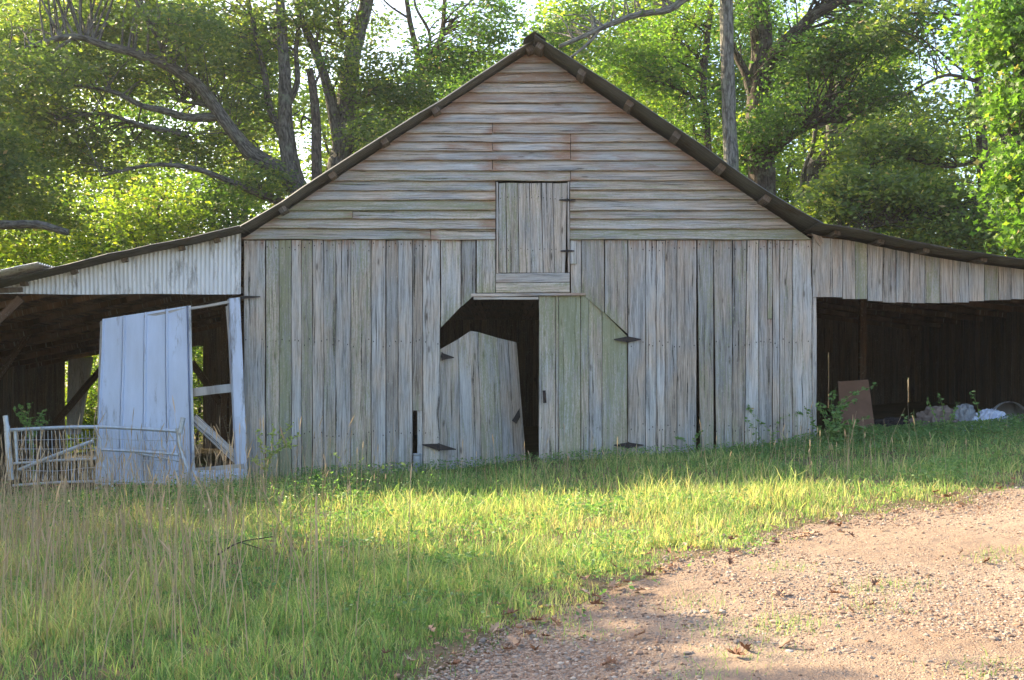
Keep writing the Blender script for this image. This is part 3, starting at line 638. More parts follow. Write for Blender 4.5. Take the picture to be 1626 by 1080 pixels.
# ------------------------------------------------------------------ pale metal door of the left lean-to
md = MB(); 
def Q(px, py, Y): return P(px, py, Y)
prof_x = [0]; ribs = []
tl, tr, bl, br = P(164, 506.5, -.16), P(299, 485.5, -.14), P(153, 768, -.32), P(306, 771, -.30)
us = []
for kx in (0, .25, .5, .75, 1.):
    for d, h in ((-.034, 0), (-.030, -.03), (-.025, 0), (-.018, .035), (-.004, .035), (.004, 0)): us.append((min(max(kx+d+.012, 0), 1), h))
    for f in (.06, .12, .18): us.append((min(kx+f, 1), 0))
us = sorted(set(us)); us = [u_ for u_ in us if u_[0] <= 1]
uu = np.array([a for a, _ in us]); hh = np.array([b for _, b in us]); vv = np.linspace(0, 1, 14)
U, Vv = np.meshgrid(uu, vv, indexing='ij')
pt = (tl+(tr-tl)*U[..., None])*(1-Vv[..., None])+(bl+(br-bl)*U[..., None])*Vv[..., None]
pt[..., 1] -= hh[:, None]; pt[..., 1] += .008*np.sin(Vv*5+U*4)+.006*np.sin(Vv*11-U*7)
idx = np.arange(U.size).reshape(U.shape); F = np.stack([idx[:-1, :-1], idx[:-1, 1:], idx[1:, 1:], idx[1:, :-1]], -1).reshape(-1, 4)
md.add(pt.reshape(-1, 3), F); md.add(pt.reshape(-1, 3)+(0, .003, 0), F[:, ::-1])
mdoor = md.build('metal_door', M['whitemetal'], barn); mdoor['label'] = 'sagging door of pale ribbed sheet metal, half its sheets missing'
mb = MB()
beam(mb, P(166, 514, -.10), P(368, 479, -.10), .04, .09, up=(0, 1, 0), red=.2, tone=.8); beam(mb, P(304, 623.5, -.12), P(376, 615, -.12), .04, .13, tone=.75)
beam(mb, P(307, 664, -.14), P(383, 735, -.14), .15, .04, up=(0, 1, 0), tone=.7); beam(mb, P(300, 748, -.24), P(388, 740, -.24), .05, .08, tone=.6)
beam(mb, P(364, 486, -.1), P(381, 768, -.14), .10, .04, up=(0, 1, 0), tone=.5); beam(mb, P(297, 488, -.1), P(303, 768, -.2), .08, .05, up=(0, 1, 0), tone=.4)
beam(mb, P(164, 510, -.10), P(156, 765, -.25), .08, .05, up=(0, 1, 0), tone=.4)
mb.build('wooden_frame', M['wood'], mdoor)
mb = MB()
def sheet4(mb, a, b, c, d, th=.004):
    a, b, c, d = [np.asarray(q, float) for q in (a, b, c, d)]; k = np.linspace(0, 1, 12)[:, None]
    l = a+(d-a)*k; r = b+(c-b)*k; w = R.normal(0, .003, (12, 1))*np.array([[0, 1, 0]]); V = np.stack([l+w, (l+r)/2+w, r-w], 1)
    idx = np.arange(36).reshape(12, 3); F = np.stack([idx[:-1, :-1], idx[1:, :-1], idx[1:, 1:], idx[:-1, 1:]], -1).reshape(-1, 4)
    mb.add(V.reshape(-1, 3), F); mb.add(V.reshape(-1, 3)+(0, th, 0), F[:, ::-1])
sheet4(mb, P(364, 474, -.15), P(381, 472, -.15), P(394, 769, -.26), P(377, 771, -.26)); sheet4(mb, P(364, 474, -.15), P(361, 476, -.10), P(374, 771, -.2), P(377, 771, -.26))
mb.build('edge_strip', M['whitemetal'], mdoor)
mb = MB(); sheet4(mb, P(299, 486, -.15), P(303, 485, -.165), P(310, 770, -.30), P(305, 771, -.30)); mb.build('edge_flange', M['galv'], mdoor)
mb = MB(); sheet4(mb, P(303, 748, -.31), P(343, 746, -.30), P(344, 776, -.31), P(304, 776, -.31)); sheet4(mb, P(343.5, 747, -.29), P(381, 743, -.28), P(383, 776, -.29), P(344, 776, -.30)); mb.build('kick_panel', M['whitemetal'], mdoor)
mb = MB(); strap(mb, (385, 472), .04, .28, .05, -.07, .03); mb.build('hinge', M['rust'], mdoor)

# ------------------------------------------------------------------ bent pen gate leaning in front
gate = empty('pen_gate', tuple(P(155, 775, -1.0)), 'bent galvanised tube and wire gate propped in the weeds before the left shed', 'gate')
Yg = -1.05
def T(mbx, pts, r=.02, **k): tube(mbx, [P(a, b, c) for a, b, c in pts], r, k=10, **k)
mb = MB(); T(mb, [(11, 676, Yg), (14, 720, Yg), (18, 762, Yg)], .045); T(mb, [(24, 682, Yg), (27, 735, Yg)], .02)
T(mb, [(17, 683, Yg), (85, 679.5, Yg), (155, 678, Yg), (225, 681, Yg), (286, 685, Yg)], .028)
T(mb, [(152, 679, Yg-.02), (159, 702, Yg-.02), (160, 729, Yg-.02)], .02)
T(mb, [(290, 664, Yg), (284, 690, Yg), (281, 680, Yg-.01)], .03); T(mb, [(283, 686, Yg), (286, 712, Yg), (297, 744, Yg)], .026); T(mb, [(300, 750, Yg-.02), (297, 771, Yg-.02)], .036)
T(mb, [(20, 771, Yg-.03), (90, 766, Yg-.03), (160, 764.5, Yg-.03), (230, 766, Yg-.03), (298, 768, Yg-.03)], .02)
mb.build('frame', M['tube'], gate)
mb = MB(); T(mb, [(10.5, 676, Yg), (8.5, 660, Yg)], .038); mb.build('post_cap', M['tube'], gate); mb = MB(); T(mb, [(286, 688, Yg-.03), (291, 663, Yg-.03)], .036); mb.build('post_cap', M['tube'], gate)
mb = MB(); T(mb, [(30, 746, Yg-.05), (90, 722, Yg-.05), (148, 700, Yg-.05)], .027); T(mb, [(22, 736, Yg-.03), (90, 731, Yg-.03), (156, 728, Yg-.03)], .02); T(mb, [(162, 714, Yg-.04), (220, 717, Yg-.04), (284, 722, Yg-.04)], .024); T(mb, [(215, 719, Yg-.03), (285, 732, Yg-.03)], .018)
T(mb, [(152, 712, Yg-.02), (172, 758, Yg-.02)], .014); T(mb, [(152, 776, Yg-.1), (172, 768, Yg-.1), (186, 782, Yg-.1)], .016)
mb.build('brace', M['tube'], gate)
mb = MB()
for i in range(44):
    x = 28+i*6.0; b = 3*math.sin(i*.7); lean = (i-20)*.25
    tube(mb, [P(x, 684, Yg+.01), P(x+2+lean*.3+b*.3, 725, Yg+.03), P(x+4+lean+b, 764, Yg)], .005, k=4, smooth=2, cap=False)
for i, y in enumerate((699, 713, 729, 746)):
    tube(mb, [P(26, y, Yg+.01), P(90, y-1+i, Yg+.03), P(150, y-3+2*math.sin(i*2), Yg+.02), P(220, y+3*math.sin(i), Yg+.02), P(285, y+1, Yg+.01)], .005, k=4, cap=False)
mb.build('wire_mesh', M['tube'], gate)

# white stub pipe by the doorway
mb = MB(); x, y = P(661, 740, -.08)[:2]; z0 = P(0, 752, -.08)[2]; tube(mb, [(x, y, z0-.05), (x+.005, y, z0+.10), (x+.01, y, P(0, 722, -.08)[2])], .066, .060, k=18, smooth=3, radii=[.066, .068, .062, .060, .060])
tube(mb, [(x+.01, y, P(0, 723, -.08)[2]), (x+.01, y, P(0, 720, -.08)[2])], .066, k=18, smooth=1)
tag(mb.build('pipe_stub', M['white'], smooth=True), 'short off-white pipe standing at the wall left of the barn doorway', 'pipe')

# ------------------------------------------------------------------ clutter in the right lean-to
Yd = 1.9
mb = MB(); a, b, c, d = P(1330, 606, Yd), P(1379, 603, Yd), P(1393, 706, Yd-.4), P(1340, 712, Yd-.4)
plank(mb, a, b, d, c, th=.03, nrm=(0, -1, .2), seg=8); tag(mb.build('board', M['card']), 'reddish brown board leaning at the entrance of the right shed', 'board')
def drum(name, label, cat, c, ax, r, L, mat, k=36):
    c = np.array(c, float); ax = np.array(ax, float); ax /= np.linalg.norm(ax)
    m = MB(); ts = np.linspace(0, 1, 25); pts = [c+ax*L*t for t in ts]
    rad = r*(1+.025*(np.abs(ts-.33) < .03)+.025*(np.abs(ts-.66) < .03)+.03*(ts < .03))
    tube(m, pts, r, k=k, smooth=1, radii=rad, cap=False); tube(m, pts[::-1], r, k=k, smooth=1, radii=rad[::-1]*.975, cap=False)
    tube(m, [c+ax*L*.97, c+ax*L*.98], r*.97, k=k, smooth=1)
    tube(m, [c-ax*.006, c+ax*.01], r*1.03, k=k, smooth=1, cap=False)
    return tag(m.build(name, mat, smooth=True), label, cat)
c = P(1604, 664, .9); drum('barrel', 'grey open barrel lying on its side in the right shed', 'barrel', c, (.4, 1, .0), .27, .8, M['galv'])
def tarp(name, label, cat, px, py, Y, w, h, d, mat, seed, rot=0.):
    rr = np.random.default_rng(seed); m = MB(); n = 40; u, v = np.meshgrid(np.linspace(0, 1, n), np.linspace(0, 1, n), indexing='ij'); th = u*2*math.pi; ph = v*math.pi/2
    rad = 1+.0*th
    for q in range(9):
        f1, f2, p_ = rr.integers(1, 15), rr.integers(1, 10), rr.uniform(0, 6.28); rad = rad+.10/(1+.1*q)*np.sin(f1*th+p_)*np.cos(f2*ph*2+p_)*np.cos(ph)
    rad = rad+rr.normal(0, .028, rad.shape)*np.cos(ph); c = P(px, py, Y); z0 = float(G(c[0], c[1]))-.02
    X = np.cos(th)*np.cos(ph)*rad*w/2; Yv = np.sin(th)*np.cos(ph)*rad*d/2; Z = np.sin(ph)*rad*h
    Xr = X*math.cos(rot)-Yv*math.sin(rot); Yr = X*math.sin(rot)+Yv*math.cos(rot)
    idx = np.arange(n*n).reshape(n, n); F = np.stack([idx[:-1, :-1], idx[1:, :-1], idx[1:, 1:], idx[:-1, 1:]], -1).reshape(-1, 4)
    m.add(np.stack([c[0]+Xr, c[1]+Yr, z0+Z], -1), F); return tag(m.build(name, mat, smooth=False), label, cat)
tarp('plastic_sack', 'humped white plastic sack among the rubbish, left of the barrel', 'sack', 1532, 690, 1.3, .46, .47, .5, M['white'], 3)
tarp('plastic_sheet', 'pale blue-white plastic sheet lying between the sack and the barrel', 'plastic sheet', 1572, 690, 1.1, .62, .36, .5, M['whitemetal'], 8)
tarp('crumpled_sheet', 'torn white sheet crumpled in front of the barrel', 'plastic sheet', 1596, 690, .6, .5, .22, .35, M['white'], 12)
tarp('cloth_heap', 'heap of dull brown cloth left of the white sack', 'cloth', 1490, 690, 1.4, .85, .46, .6, M['debris'], 5)
tarp('dark_heap', 'low dark heap of rubbish beside the leaning brown board', 'rubbish', 1420, 700, 1.8, 1.0, .28, .6, M['rust'], 9)
mb = MB(); a = P(1400, 680, 2.0); tube(mb, [a, a+(.5, .3, -.03)], .05, k=12, smooth=1); tag(mb.build('plastic_pipe', M['white'], smooth=True), 'short pale pipe lying between the brown board and the cloth heap', 'pipe')

# ------------------------------------------------------------------ leaves
def leaf_cloud(mb, C, size, hue, lean=.4, shape=1, droop=0.):
    """one small folded leaf face at each point of C"""
    n = len(C); d = R.normal(0, 1, (n, 3)); d[:, 2] = d[:, 2]*lean-droop; d /= np.linalg.norm(d, axis=1, keepdims=True)
    u = R.normal(0, 1, (n, 3)); u[:, 2] *= .7; s = np.cross(d, u); s /= np.maximum(np.linalg.norm(s, axis=1, keepdims=True), 1e-6)
    sz = (size*1.1*R.uniform(.55, 1.45, n))[:, None]; nn = np.cross(d, s)
    if shape == 1:
        V = np.stack([C-d*sz*.5, C+s*sz*.26+nn*sz*.05-d*sz*.05, C+d*sz*.5-nn*sz*.06, C-s*sz*.26+nn*sz*.05-d*sz*.05], 1); k = 4
        F = [np.arange(n)[:, None]*4+np.array([0, 1, 2, 3])]
    else:   # lobed leaf
        P_ = [(-.5, 0), (-.15, .16), (.0, .42), (.1, .16), (.5, .0), (.1, -.16), (0., -.42), (-.15, -.16)]
        V = np.stack([C+d*sz*a+s*sz*b+nn*sz*(.10*abs(b)-.08*abs(a)) for a, b in P_], 1); k = 8
        F = [(np.arange(n)[:, None, None]*8+np.array([[0, 1, 7, 0], [1, 2, 3, 1], [1, 3, 5, 7], [5, 6, 7, 5], [3, 4, 5, 3]])[None]).reshape(-1, 4)]
        f = F[0]; q = f[:, 0] != f[:, 3]; F = [f[q], f[~q][:, :3]]
    col = np.zeros((n, k, 4)); col[..., 0] = np.clip(hue, 0, 1)[:, None]; col[..., 1] = (R.random(n) < .012)[:, None]
    mb.addn(V.reshape(-1, 3), F, None, col.reshape(-1, 4))
def blob_points(c, rad, n):
    d = R.normal(0, 1, (n, 3)); d /= np.linalg.norm(d, axis=1, keepdims=True); r = R.random(n)**.42
    return np.asarray(c)+d*r[:, None]*np.asarray(rad)
ALLB = 0
def tree(name, label, base, limbs, blobs, leafm, barkm, size=.11, per=42, spread=.42, dens=1., shape=1, twig=.5, hue=(.45, .2), group=None, droop=0.):
    """limbs: (path, r0, r1) in world space; blobs: (centre, (rx,ry,rz), clumps)"""
    root = empty(name, tuple(base), label, 'tree', group); tb = MB(); pts = []; rad = []
    for path, r0, r1 in limbs:
        p = smooth_path(path, 5); tube(tb, path, r0, r1, k=10, smooth=5, lump=.05); pts.append(p); rad.append(np.linspace(r0, r1, len(p)))
    LP = np.vstack(pts); LR = np.concatenate(rad); cb = MB(); CC = []
    for c, rr, nc in blobs:
        CC.append(blob_points(c, rr, max(3, int(nc*dens*1.65))))
    CC = np.vstack(CC); hueC = np.clip(R.normal(hue[0], hue[1], len(CC)), 0, 1)
    for i, c in enumerate(CC):
        if R.random() < twig:
            d = np.linalg.norm(LP-c, axis=1)+np.maximum(0, LP[:, 2]-c[2])*.8; j = int(R.choice(np.argpartition(d, 14)[:14])) if len(d) > 20 else int(np.argmin(d))
            if d[j] < 3.4:
                m = LP[j]*.5+c*.5+R.normal(0, .12, 3)*min(1, d[j])+np.array([0, 0, .08*d[j]]); r = min(LR[j]*.5, .012+.011*d[j])
                tube(tb, [LP[j], m, c], r, .006, k=5, smooth=3, cap=False)
    n = len(CC)*per; k = np.repeat(np.arange(len(CC)), per)
    off = R.normal(0, .62, (n, 3))
    cs = (1.12*spread*R.uniform(.55, 1.3, len(CC)))[k][:, None]
    L = CC[k]+off*cs*np.array([1.15, 1.15, .5]); L[:, 2] -= .16*cs[:, 0]*(off[:, 0]**2+off[:, 1]**2)
    leaf_cloud(cb, L, size, hueC[k]+R.normal(0, .13, n), shape=shape, droop=droop)
    tb.build('trunk', M[barkm], root, smooth=True); cb.build('crown', M[leafm], root)
    return root
def PP(Y, *pts): return [P(a, b, Y+(c[0] if c else 0)) for a, b, *c in pts]
def bl(px, py, Y, rx, ry, ny, rd=1.6):
    s = (CAMD+Y)/FPX; return (P(px, py, Y), (rx*s, rd, ry*s), ny)
def root_of(px, Y): x = P(px, 0, Y)[0]; return (x, Y, float(G(x, Y))-.1)

# big oak, left of the ridge
b = root_of(482, 14)
tree('oak_tree', 'big grey oak behind the left roof slope, long limbs sweeping left', b, [
    ([b, P(478, 340, 14), P(468, 290, 14), P(457, 235, 14), P(453, 180, 14), P(452, 110, 14), P(446, 20, 14), P(440, -120, 14)], .36, .10),
    (PP(14, (466, 300), (445, 270), (405, 250, -.4), (382, 225, -.6), (352, 185, -.8), (317, 138, -1), (267, 105, -1.2), (213, 84, -1.4), (165, 72, -1.6), (118, 58, -1.8), (60, 70, -2), (10, 95, -2)), .25, .05),
    (PP(14, (462, 285), (440, 262), (400, 235, .4), (368, 200, .6), (330, 170, .8), (285, 160, 1)), .15, .04),
    (PP(14, (474, 335), (440, 318), (412, 308, -.6), (370, 290, -1), (310, 268, -1.4), (240, 262, -1.8), (160, 280, -2)), .16, .03),
    (PP(14, (352, 185, -.8), (300, 187, -.8), (258, 175, -1), (225, 168, -1), (185, 148, -1), (140, 138, -1.2), (66, 128, -1.4)), .13, .03),
    (PP(14, (300, 215, -.6), (217, 197, -1), (160, 180, -1), (90, 190, -1.2)), .09, .02),
    (PP(14, (457, 235), (428, 170, .3), (420, 117, .3), (400, 27, .3), (380, -60, .3)), .13, .05),
    (PP(14, (453, 180), (472, 130, .3), (470, 80, .3), (478, 10, .2), (485, -90, 0)), .09, .05),
    (PP(14, (118, 58, -1.8), (60, 100, -2), (25, 112, -2.2)), .05, .03),
    (PP(14, (267, 105, -1.2), (250, 60, -1.6), (215, 0, -2), (190, -60, -2)), .08, .03)],
    [bl(90, 50, 15.5, 140, 60, 80), bl(250, 30, 15.5, 130, 50, 75), bl(200, 120, 15.5, 150, 45, 60), bl(60, 190, 14.5, 110, 55, 60), bl(330, 90, 15, 90, 45, 36), bl(60, 120, 11.6, 90, 50, 26), bl(290, 50, 12, 90, 35, 20),
     bl(320, 240, 14.8, 110, 30, 36), bl(140, 240, 14, 110, 32, 30), bl(420, 60, 14.8, 70, 70, 36), bl(400, 175, 15, 70, 50, 26), bl(60, 330, 14.5, 100, 40, 34), bl(180, -80, 13, 200, 60, 100), bl(415, 290, 13.4, 45, 22, 14)],
    'leaf_oak', 'bark_grey', size=.125, per=58, spread=.5, hue=(.42, .22))
# broken dark snag and the twin stem oak
b = root_of(505, 13)
tree('snag_tree', 'thin dark broken trunk between the grey oak and the thick leaning trunk', b, [([b, P(503, 300, 13), P(502, 200, 13), P(497, 140, 13), P(491, 110, 13)], .17, .10), (PP(13, (501, 200), (482, 185), (478, 205)), .04, .02), (PP(13, (497, 140), (512, 108), (520, 80)), .04, .02)],
     [bl(515, 95, 13, 18, 14, 4, .5)], 'leaf_mid', 'bark_dark', per=30, size=.1, spread=.35)
b = root_of(538, 15)
tree('leaning_oak_tree', 'thick dark trunk leaning right just left of the gable, bare sky beside its top', b, [
    ([b, P(538, 300, 15), P(543, 247, 15), P(549, 167, 15), P(561, 83, 15), P(579, 17, 15), P(600, -80, 15)], .42, .16),
    (PP(15, (541, 260), (528, 170, -.3), (505, 90, -.5), (480, 33, -.8), (455, -50, -1)), .2, .08),
    (PP(15, (549, 167), (590, 150, .4), (625, 160, .8)), .07, .02), (PP(15, (561, 83), (540, 40), (530, -20)), .09, .04)],
    [bl(580, 120, 14.5, 55, 60, 34), bl(600, 215, 14.3, 45, 40, 26), bl(505, 40, 14.5, 60, 45, 40), bl(530, -50, 14.5, 90, 60, 50), bl(640, 140, 14.5, 50, 50, 30), bl(600, 40, 16, 40, 25, 8)],
    'leaf_oak', 'bark_grey', size=.12, per=46, spread=.45, hue=(.4, .2))
b = root_of(672, 16)
tree('slender_tree', 'slender forked tree behind the left rake, twiggy against white sky', b, [
    ([b, P(672, 200, 16), P(665, 100, 16), P(650, 30, 16), P(638, -60, 16)], .15, .06), (PP(16, (668, 110), (700, 60), (706, 0), (715, -70)), .10, .05), (PP(16, (668, 130), (683, 60), (660, 10), (655, -40)), .06, .03),
    (PP(16, (700, 60), (730, 20), (760, -10)), .05, .02), (PP(16, (650, 30), (620, 10), (600, -10)), .04, .02)],
    [bl(700, 105, 15.5, 70, 40, 40), bl(770, 70, 15.5, 55, 40, 36), bl(660, 165, 15.5, 50, 30, 22), bl(715, 20, 16, 60, 22, 8), bl(790, 20, 16, 45, 30, 16), bl(700, -70, 16, 90, 40, 20)],
    'leaf_mid', 'bark_dark', size=.115, per=40, spread=.42, hue=(.35, .2))
# right group
b = root_of(1166, 13)
tree('tall_pale_tree', 'straight pale grey trunk right of the ridge, one bare limb arching left', b, [
    ([b, P(1162, 300, 13), P(1158, 200, 13), P(1155, 100, 13), P(1153, 0, 13), P(1150, -150, 13)], .21, .18),
    (PP(13, (1150, -110), (1120, -30, -.3), (1084, 0, -.5), (1060, 16, -.6), (1010, 24, -.8), (960, 42, -1), (925, 58, -1.2), (888, 74, -1.3)), .13, .05),
    (PP(13, (952, 45, -1), (935, 68, -1.1), (905, 92, -1.2)), .06, .03)],
    [bl(1100, -70, 13, 120, 40, 50), bl(960, 10, 12.5, 60, 20, 14), bl(880, 60, 14, 40, 30, 18), bl(1010, -40, 13, 60, 30, 22)], 'leaf_mid', 'bark_pale', size=.11, per=36, spread=.4)
b = root_of(1128, 15)
tree('thin_dark_tree', 'thin dark trunk just left of the straight pale trunk', b, [
    ([b, P(1125, 260, 15), P(1117, 150, 15), P(1121, 80, 15), P(1128, 20, 15), P(1135, -60, 15)], .13, .07), (PP(15, (1119, 110), (1100, 80), (1060, 60)), .06, .02), (PP(15, (1123, 180), (1095, 150), (1070, 140), (1000, 120)), .05, .02)],
    [bl(1050, 110, 15, 80, 55, 60), bl(1000, 90, 14.5, 60, 40, 36), bl(1090, 200, 15, 40, 45, 26), bl(1080, 30, 15, 60, 30, 28)], 'leaf_bright', 'bark_dark', size=.11, per=42, spread=.42, hue=(.55, .22))
b = root_of(1208, 16)
tree('dark_oak_tree', 'massive dark oak behind the right roof slope with limbs rising to the right', b, [
    ([b, P(1210, 300, 16), P(1207, 250, 16), P(1204, 170, 16), P(1210, 70, 16), P(1200, -30, 16), P(1195, -120, 16)], .46, .28),
    (PP(16, (1210, 110), (1232, 82, -.4), (1260, 56, -.6), (1295, 22, -.8), (1335, 0, -1), (1380, -40, -1)), .26, .10), (PP(16, (1203, 190), (1185, 120), (1168, 85), (1150, 40)), .17, .07),
    (PP(16, (1212, 260), (1238, 232, -.5), (1266, 210, -.8), (1290, 193, -1), (1345, 193, -1.2)), .15, .06), (PP(16, (1208, 265), (1185, 255), (1160, 240)), .07, .03)],
    [bl(1180, 20, 15.5, 60, 35, 30), bl(1290, 100, 15, 80, 45, 60), bl(1380, 60, 14.5, 80, 50, 55), bl(1230, 180, 15, 50, 40, 30), bl(1380, 150, 14.5, 60, 40, 40), bl(1190, 230, 15.5, 40, 40, 26), bl(1300, -50, 15.5, 140, 50, 80), bl(1460, 40, 14.5, 60, 50, 26)],
    'leaf_mid', 'bark_dark', size=.12, per=46, spread=.45, hue=(.35, .22))
b = root_of(1288, 18)
tree('curved_tree', 'curved grey trunk right of the massive dark oak', b, [
    ([b, P(1288, 290, 18), P(1300, 265, 18), P(1318, 235, 18), P(1322, 190, 18), P(1330, 150, 18), P(1352, 90, 18), P(1365, 30, 18), P(1372, -40, 18)], .24, .10),
    ([P(1276, 330, 18), P(1275, 280, 18), P(1290, 235, 18), P(1296, 190, 18), P(1300, 150, 18)], .10, .05), (PP(18, (1352, 90), (1375, 65), (1405, 45), (1450, 50)), .08, .03), (PP(18, (1322, 200), (1332, 100), (1325, 20)), .07, .04)],
    [bl(1400, 100, 18, 60, 40, 26), bl(1340, 250, 18, 60, 40, 36), bl(1420, 180, 17, 60, 35, 26)], 'leaf_yellow', 'bark_grey', size=.12, per=40, spread=.45)
b = root_of(1560, 12)
tree('spreading_tree', 'spreading grey-green tree drooping over the right shed roof', b, [
    ([b, P(1560, 420, 12), P(1565, 350, 12), P(1560, 250, 12), P(1555, 120, 12), P(1550, -40, 12)], .22, .10),
    (PP(12, (1562, 320), (1500, 335, -.5), (1440, 348, -.8), (1390, 360, -1), (1330, 385, -1.2)), .07, .02), (PP(12, (1560, 255), (1500, 265), (1430, 250), (1380, 262)), .06, .02),
    (PP(12, (1556, 130), (1500, 120), (1440, 150)), .06, .02)],
    [bl(1400, 310, 11.5, 110, 45, 85, 1.3), bl(1330, 330, 11.5, 60, 35, 32, 1.2), bl(1520, 370, 11.5, 110, 36, 60, 1.3), bl(1400, 230, 12, 70, 40, 40, 1.2), bl(1500, 250, 12, 80, 25, 14), bl(1500, 180, 12, 80, 40, 16), bl(1420, 20, 12, 60, 30, 14), bl(1500, 320, 12, 60, 30, 26, 1.)],
    'leaf_oak', 'bark_dark', size=.13, per=44, spread=.42, hue=(.45, .22))
b = (11.0, 4.0, float(G(11, 4)))
tree('broadleaf_tree', 'near bright green broad-leaved tree at the right edge', b, [
    ([b, (11.0, 4, 3.5), (10.8, 4, 6), (10.7, 4.1, 9)], .2, .1), ([(10.95, 4, 3.9), (10.3, 3.5, 4.4), (9.6, 3.2, 4.8)], .07, .02), ([(10.9, 4, 5), (10.2, 3.7, 6), (9.5, 3.5, 6.6)], .07, .02)],
    [bl(1610, 60, 3.4, 60, 55, 40, 1.1), bl(1590, 20, 3.4, 70, 45, 30, 1.), bl(1618, 160, 3.2, 48, 45, 30, .9), bl(1625, 270, 3.2, 42, 50, 30, .9), bl(1660, 340, 3.2, 70, 60, 36, 1.), bl(1720, 150, 3.6, 90, 160, 90, 1.4)],
    'leaf_bright', 'bark_grey', size=.125, per=40, spread=.36, shape=2, hue=(.4, .22))
b = root_of(1614, 13)
tree('edge_oak_tree', 'dark trunk behind the right shed at the right edge', b, [([b, P(1612, 420, 13), P(1608, 300, 13), P(1614, 200, 13), P(1622, 60, 13)], .26, .16), (PP(13, (1610, 250), (1580, 200), (1530, 170)), .08, .03)],
     [bl(1600, 380, 12.5, 50, 30, 18), bl(1660, 200, 13, 60, 120, 50), bl(1560, 60, 14, 50, 40, 16)], 'leaf_mid', 'bark_dark', size=.13, per=40, spread=.45)
# left edge tree with the grey low limb
b = (-16.2, 12, float(G(-16, 12)))
tree('grey_limb_tree', 'tree at the far left edge with a bare grey limb over the shed roof', b, [
    ([b, (-16.2, 12, 3), (-16, 12, 6), (-15.6, 12, 10)], .3, .15), ([(-16.2, 12, 5.0), P(-60, 350, 9), P(0, 357, 8.6), P(60, 357, 8.4), P(107, 369, 8.2)], .14, .085)],
    [bl(-40, 250, 10, 70, 120, 80), bl(30, 290, 11, 60, 60, 30)], 'leaf_oak', 'bark_grey', size=.12, per=40, twig=0.)
# sunlit understorey behind the barn
us = [(40, 395, 17, 110, 60, 70), (150, 380, 19, 90, 70, 75), (250, 350, 17, 90, 60, 70), (340, 330, 19, 80, 60, 60), (190, 290, 21, 100, 60, 60), (70, 300, 22, 90, 60, 45), (560, 250, 20, 70, 60, 50), (640, 215, 22, 60, 50, 44), (980, 170, 21, 80, 60, 60), (1060, 210, 22, 60, 60, 50), (1160, 230, 22, 70, 60, 50), (1250, 290, 22, 80, 50, 50), (1390, 330, 22, 90, 50, 50), (1520, 400, 20, 90, 50, 40), (740, 140, 23, 60, 40, 34), (1310, 190, 24, 80, 60, 50)]
ul = ['low yellow-green tree at the left edge above the shed roof', 'yellow-green tree, second from the left edge above the shed roof', 'yellow-green tree under the sweeping oak limbs', 'yellow-green tree against the grey oak trunk', 'pale green tree in the gap below the long oak limb', 'hazy green tree in the upper gap near the left edge', 'sunlit tree between the leaning trunk and the left rake', 'sunlit tree just above the left rake', 'yellow-green tree right of the roof peak', 'yellow-green tree left of the thin dark trunk', 'sunlit tree behind the pale straight trunk', 'sunlit tree below the massive oak limb', 'bright tree behind the curved trunk', 'green tree low above the right shed roof', 'thin green tree behind the slender forked tree', 'yellow-green tree between the massive oak and curved trunk']
for (px, py, Y, rx, ry, nc), lb in zip(us, ul):
    b = root_of(px+rnd.uniform(-20, 20), Y); c = P(px, py, Y)
    s = (CAMD+Y)/FPX; H = c[2]
    blobs = [bl(px, py, Y, rx, ry, nc, 1.8), ((c[0], c[1], H*.55), (rx*s*.9, 1.5, H*.4), int(nc*.6))]
    tree('understorey_tree', lb, b, [([b, (b[0]+.2, Y, H*.5), (c[0], Y, H), (c[0]+.3, Y, H+ry*s*.8)], .12, .03), ([(b[0]+.2, Y, H*.5), (c[0]-rx*s*.4, Y, H*.9), (c[0]-rx*s*.7, Y, H*1.1)], .06, .02)],
         blobs, 'leaf_mid' if px in (150, 340, 640) else ('leaf_yellow' if px in (40, 250, 190, 560, 70, 980, 1060, 1160, 1250, 1310) else 'leaf_bright'), 'bark_grey', size=.14, per=44, spread=.55, twig=.3, hue=(.5, .25), group='understorey trees behind the barn')
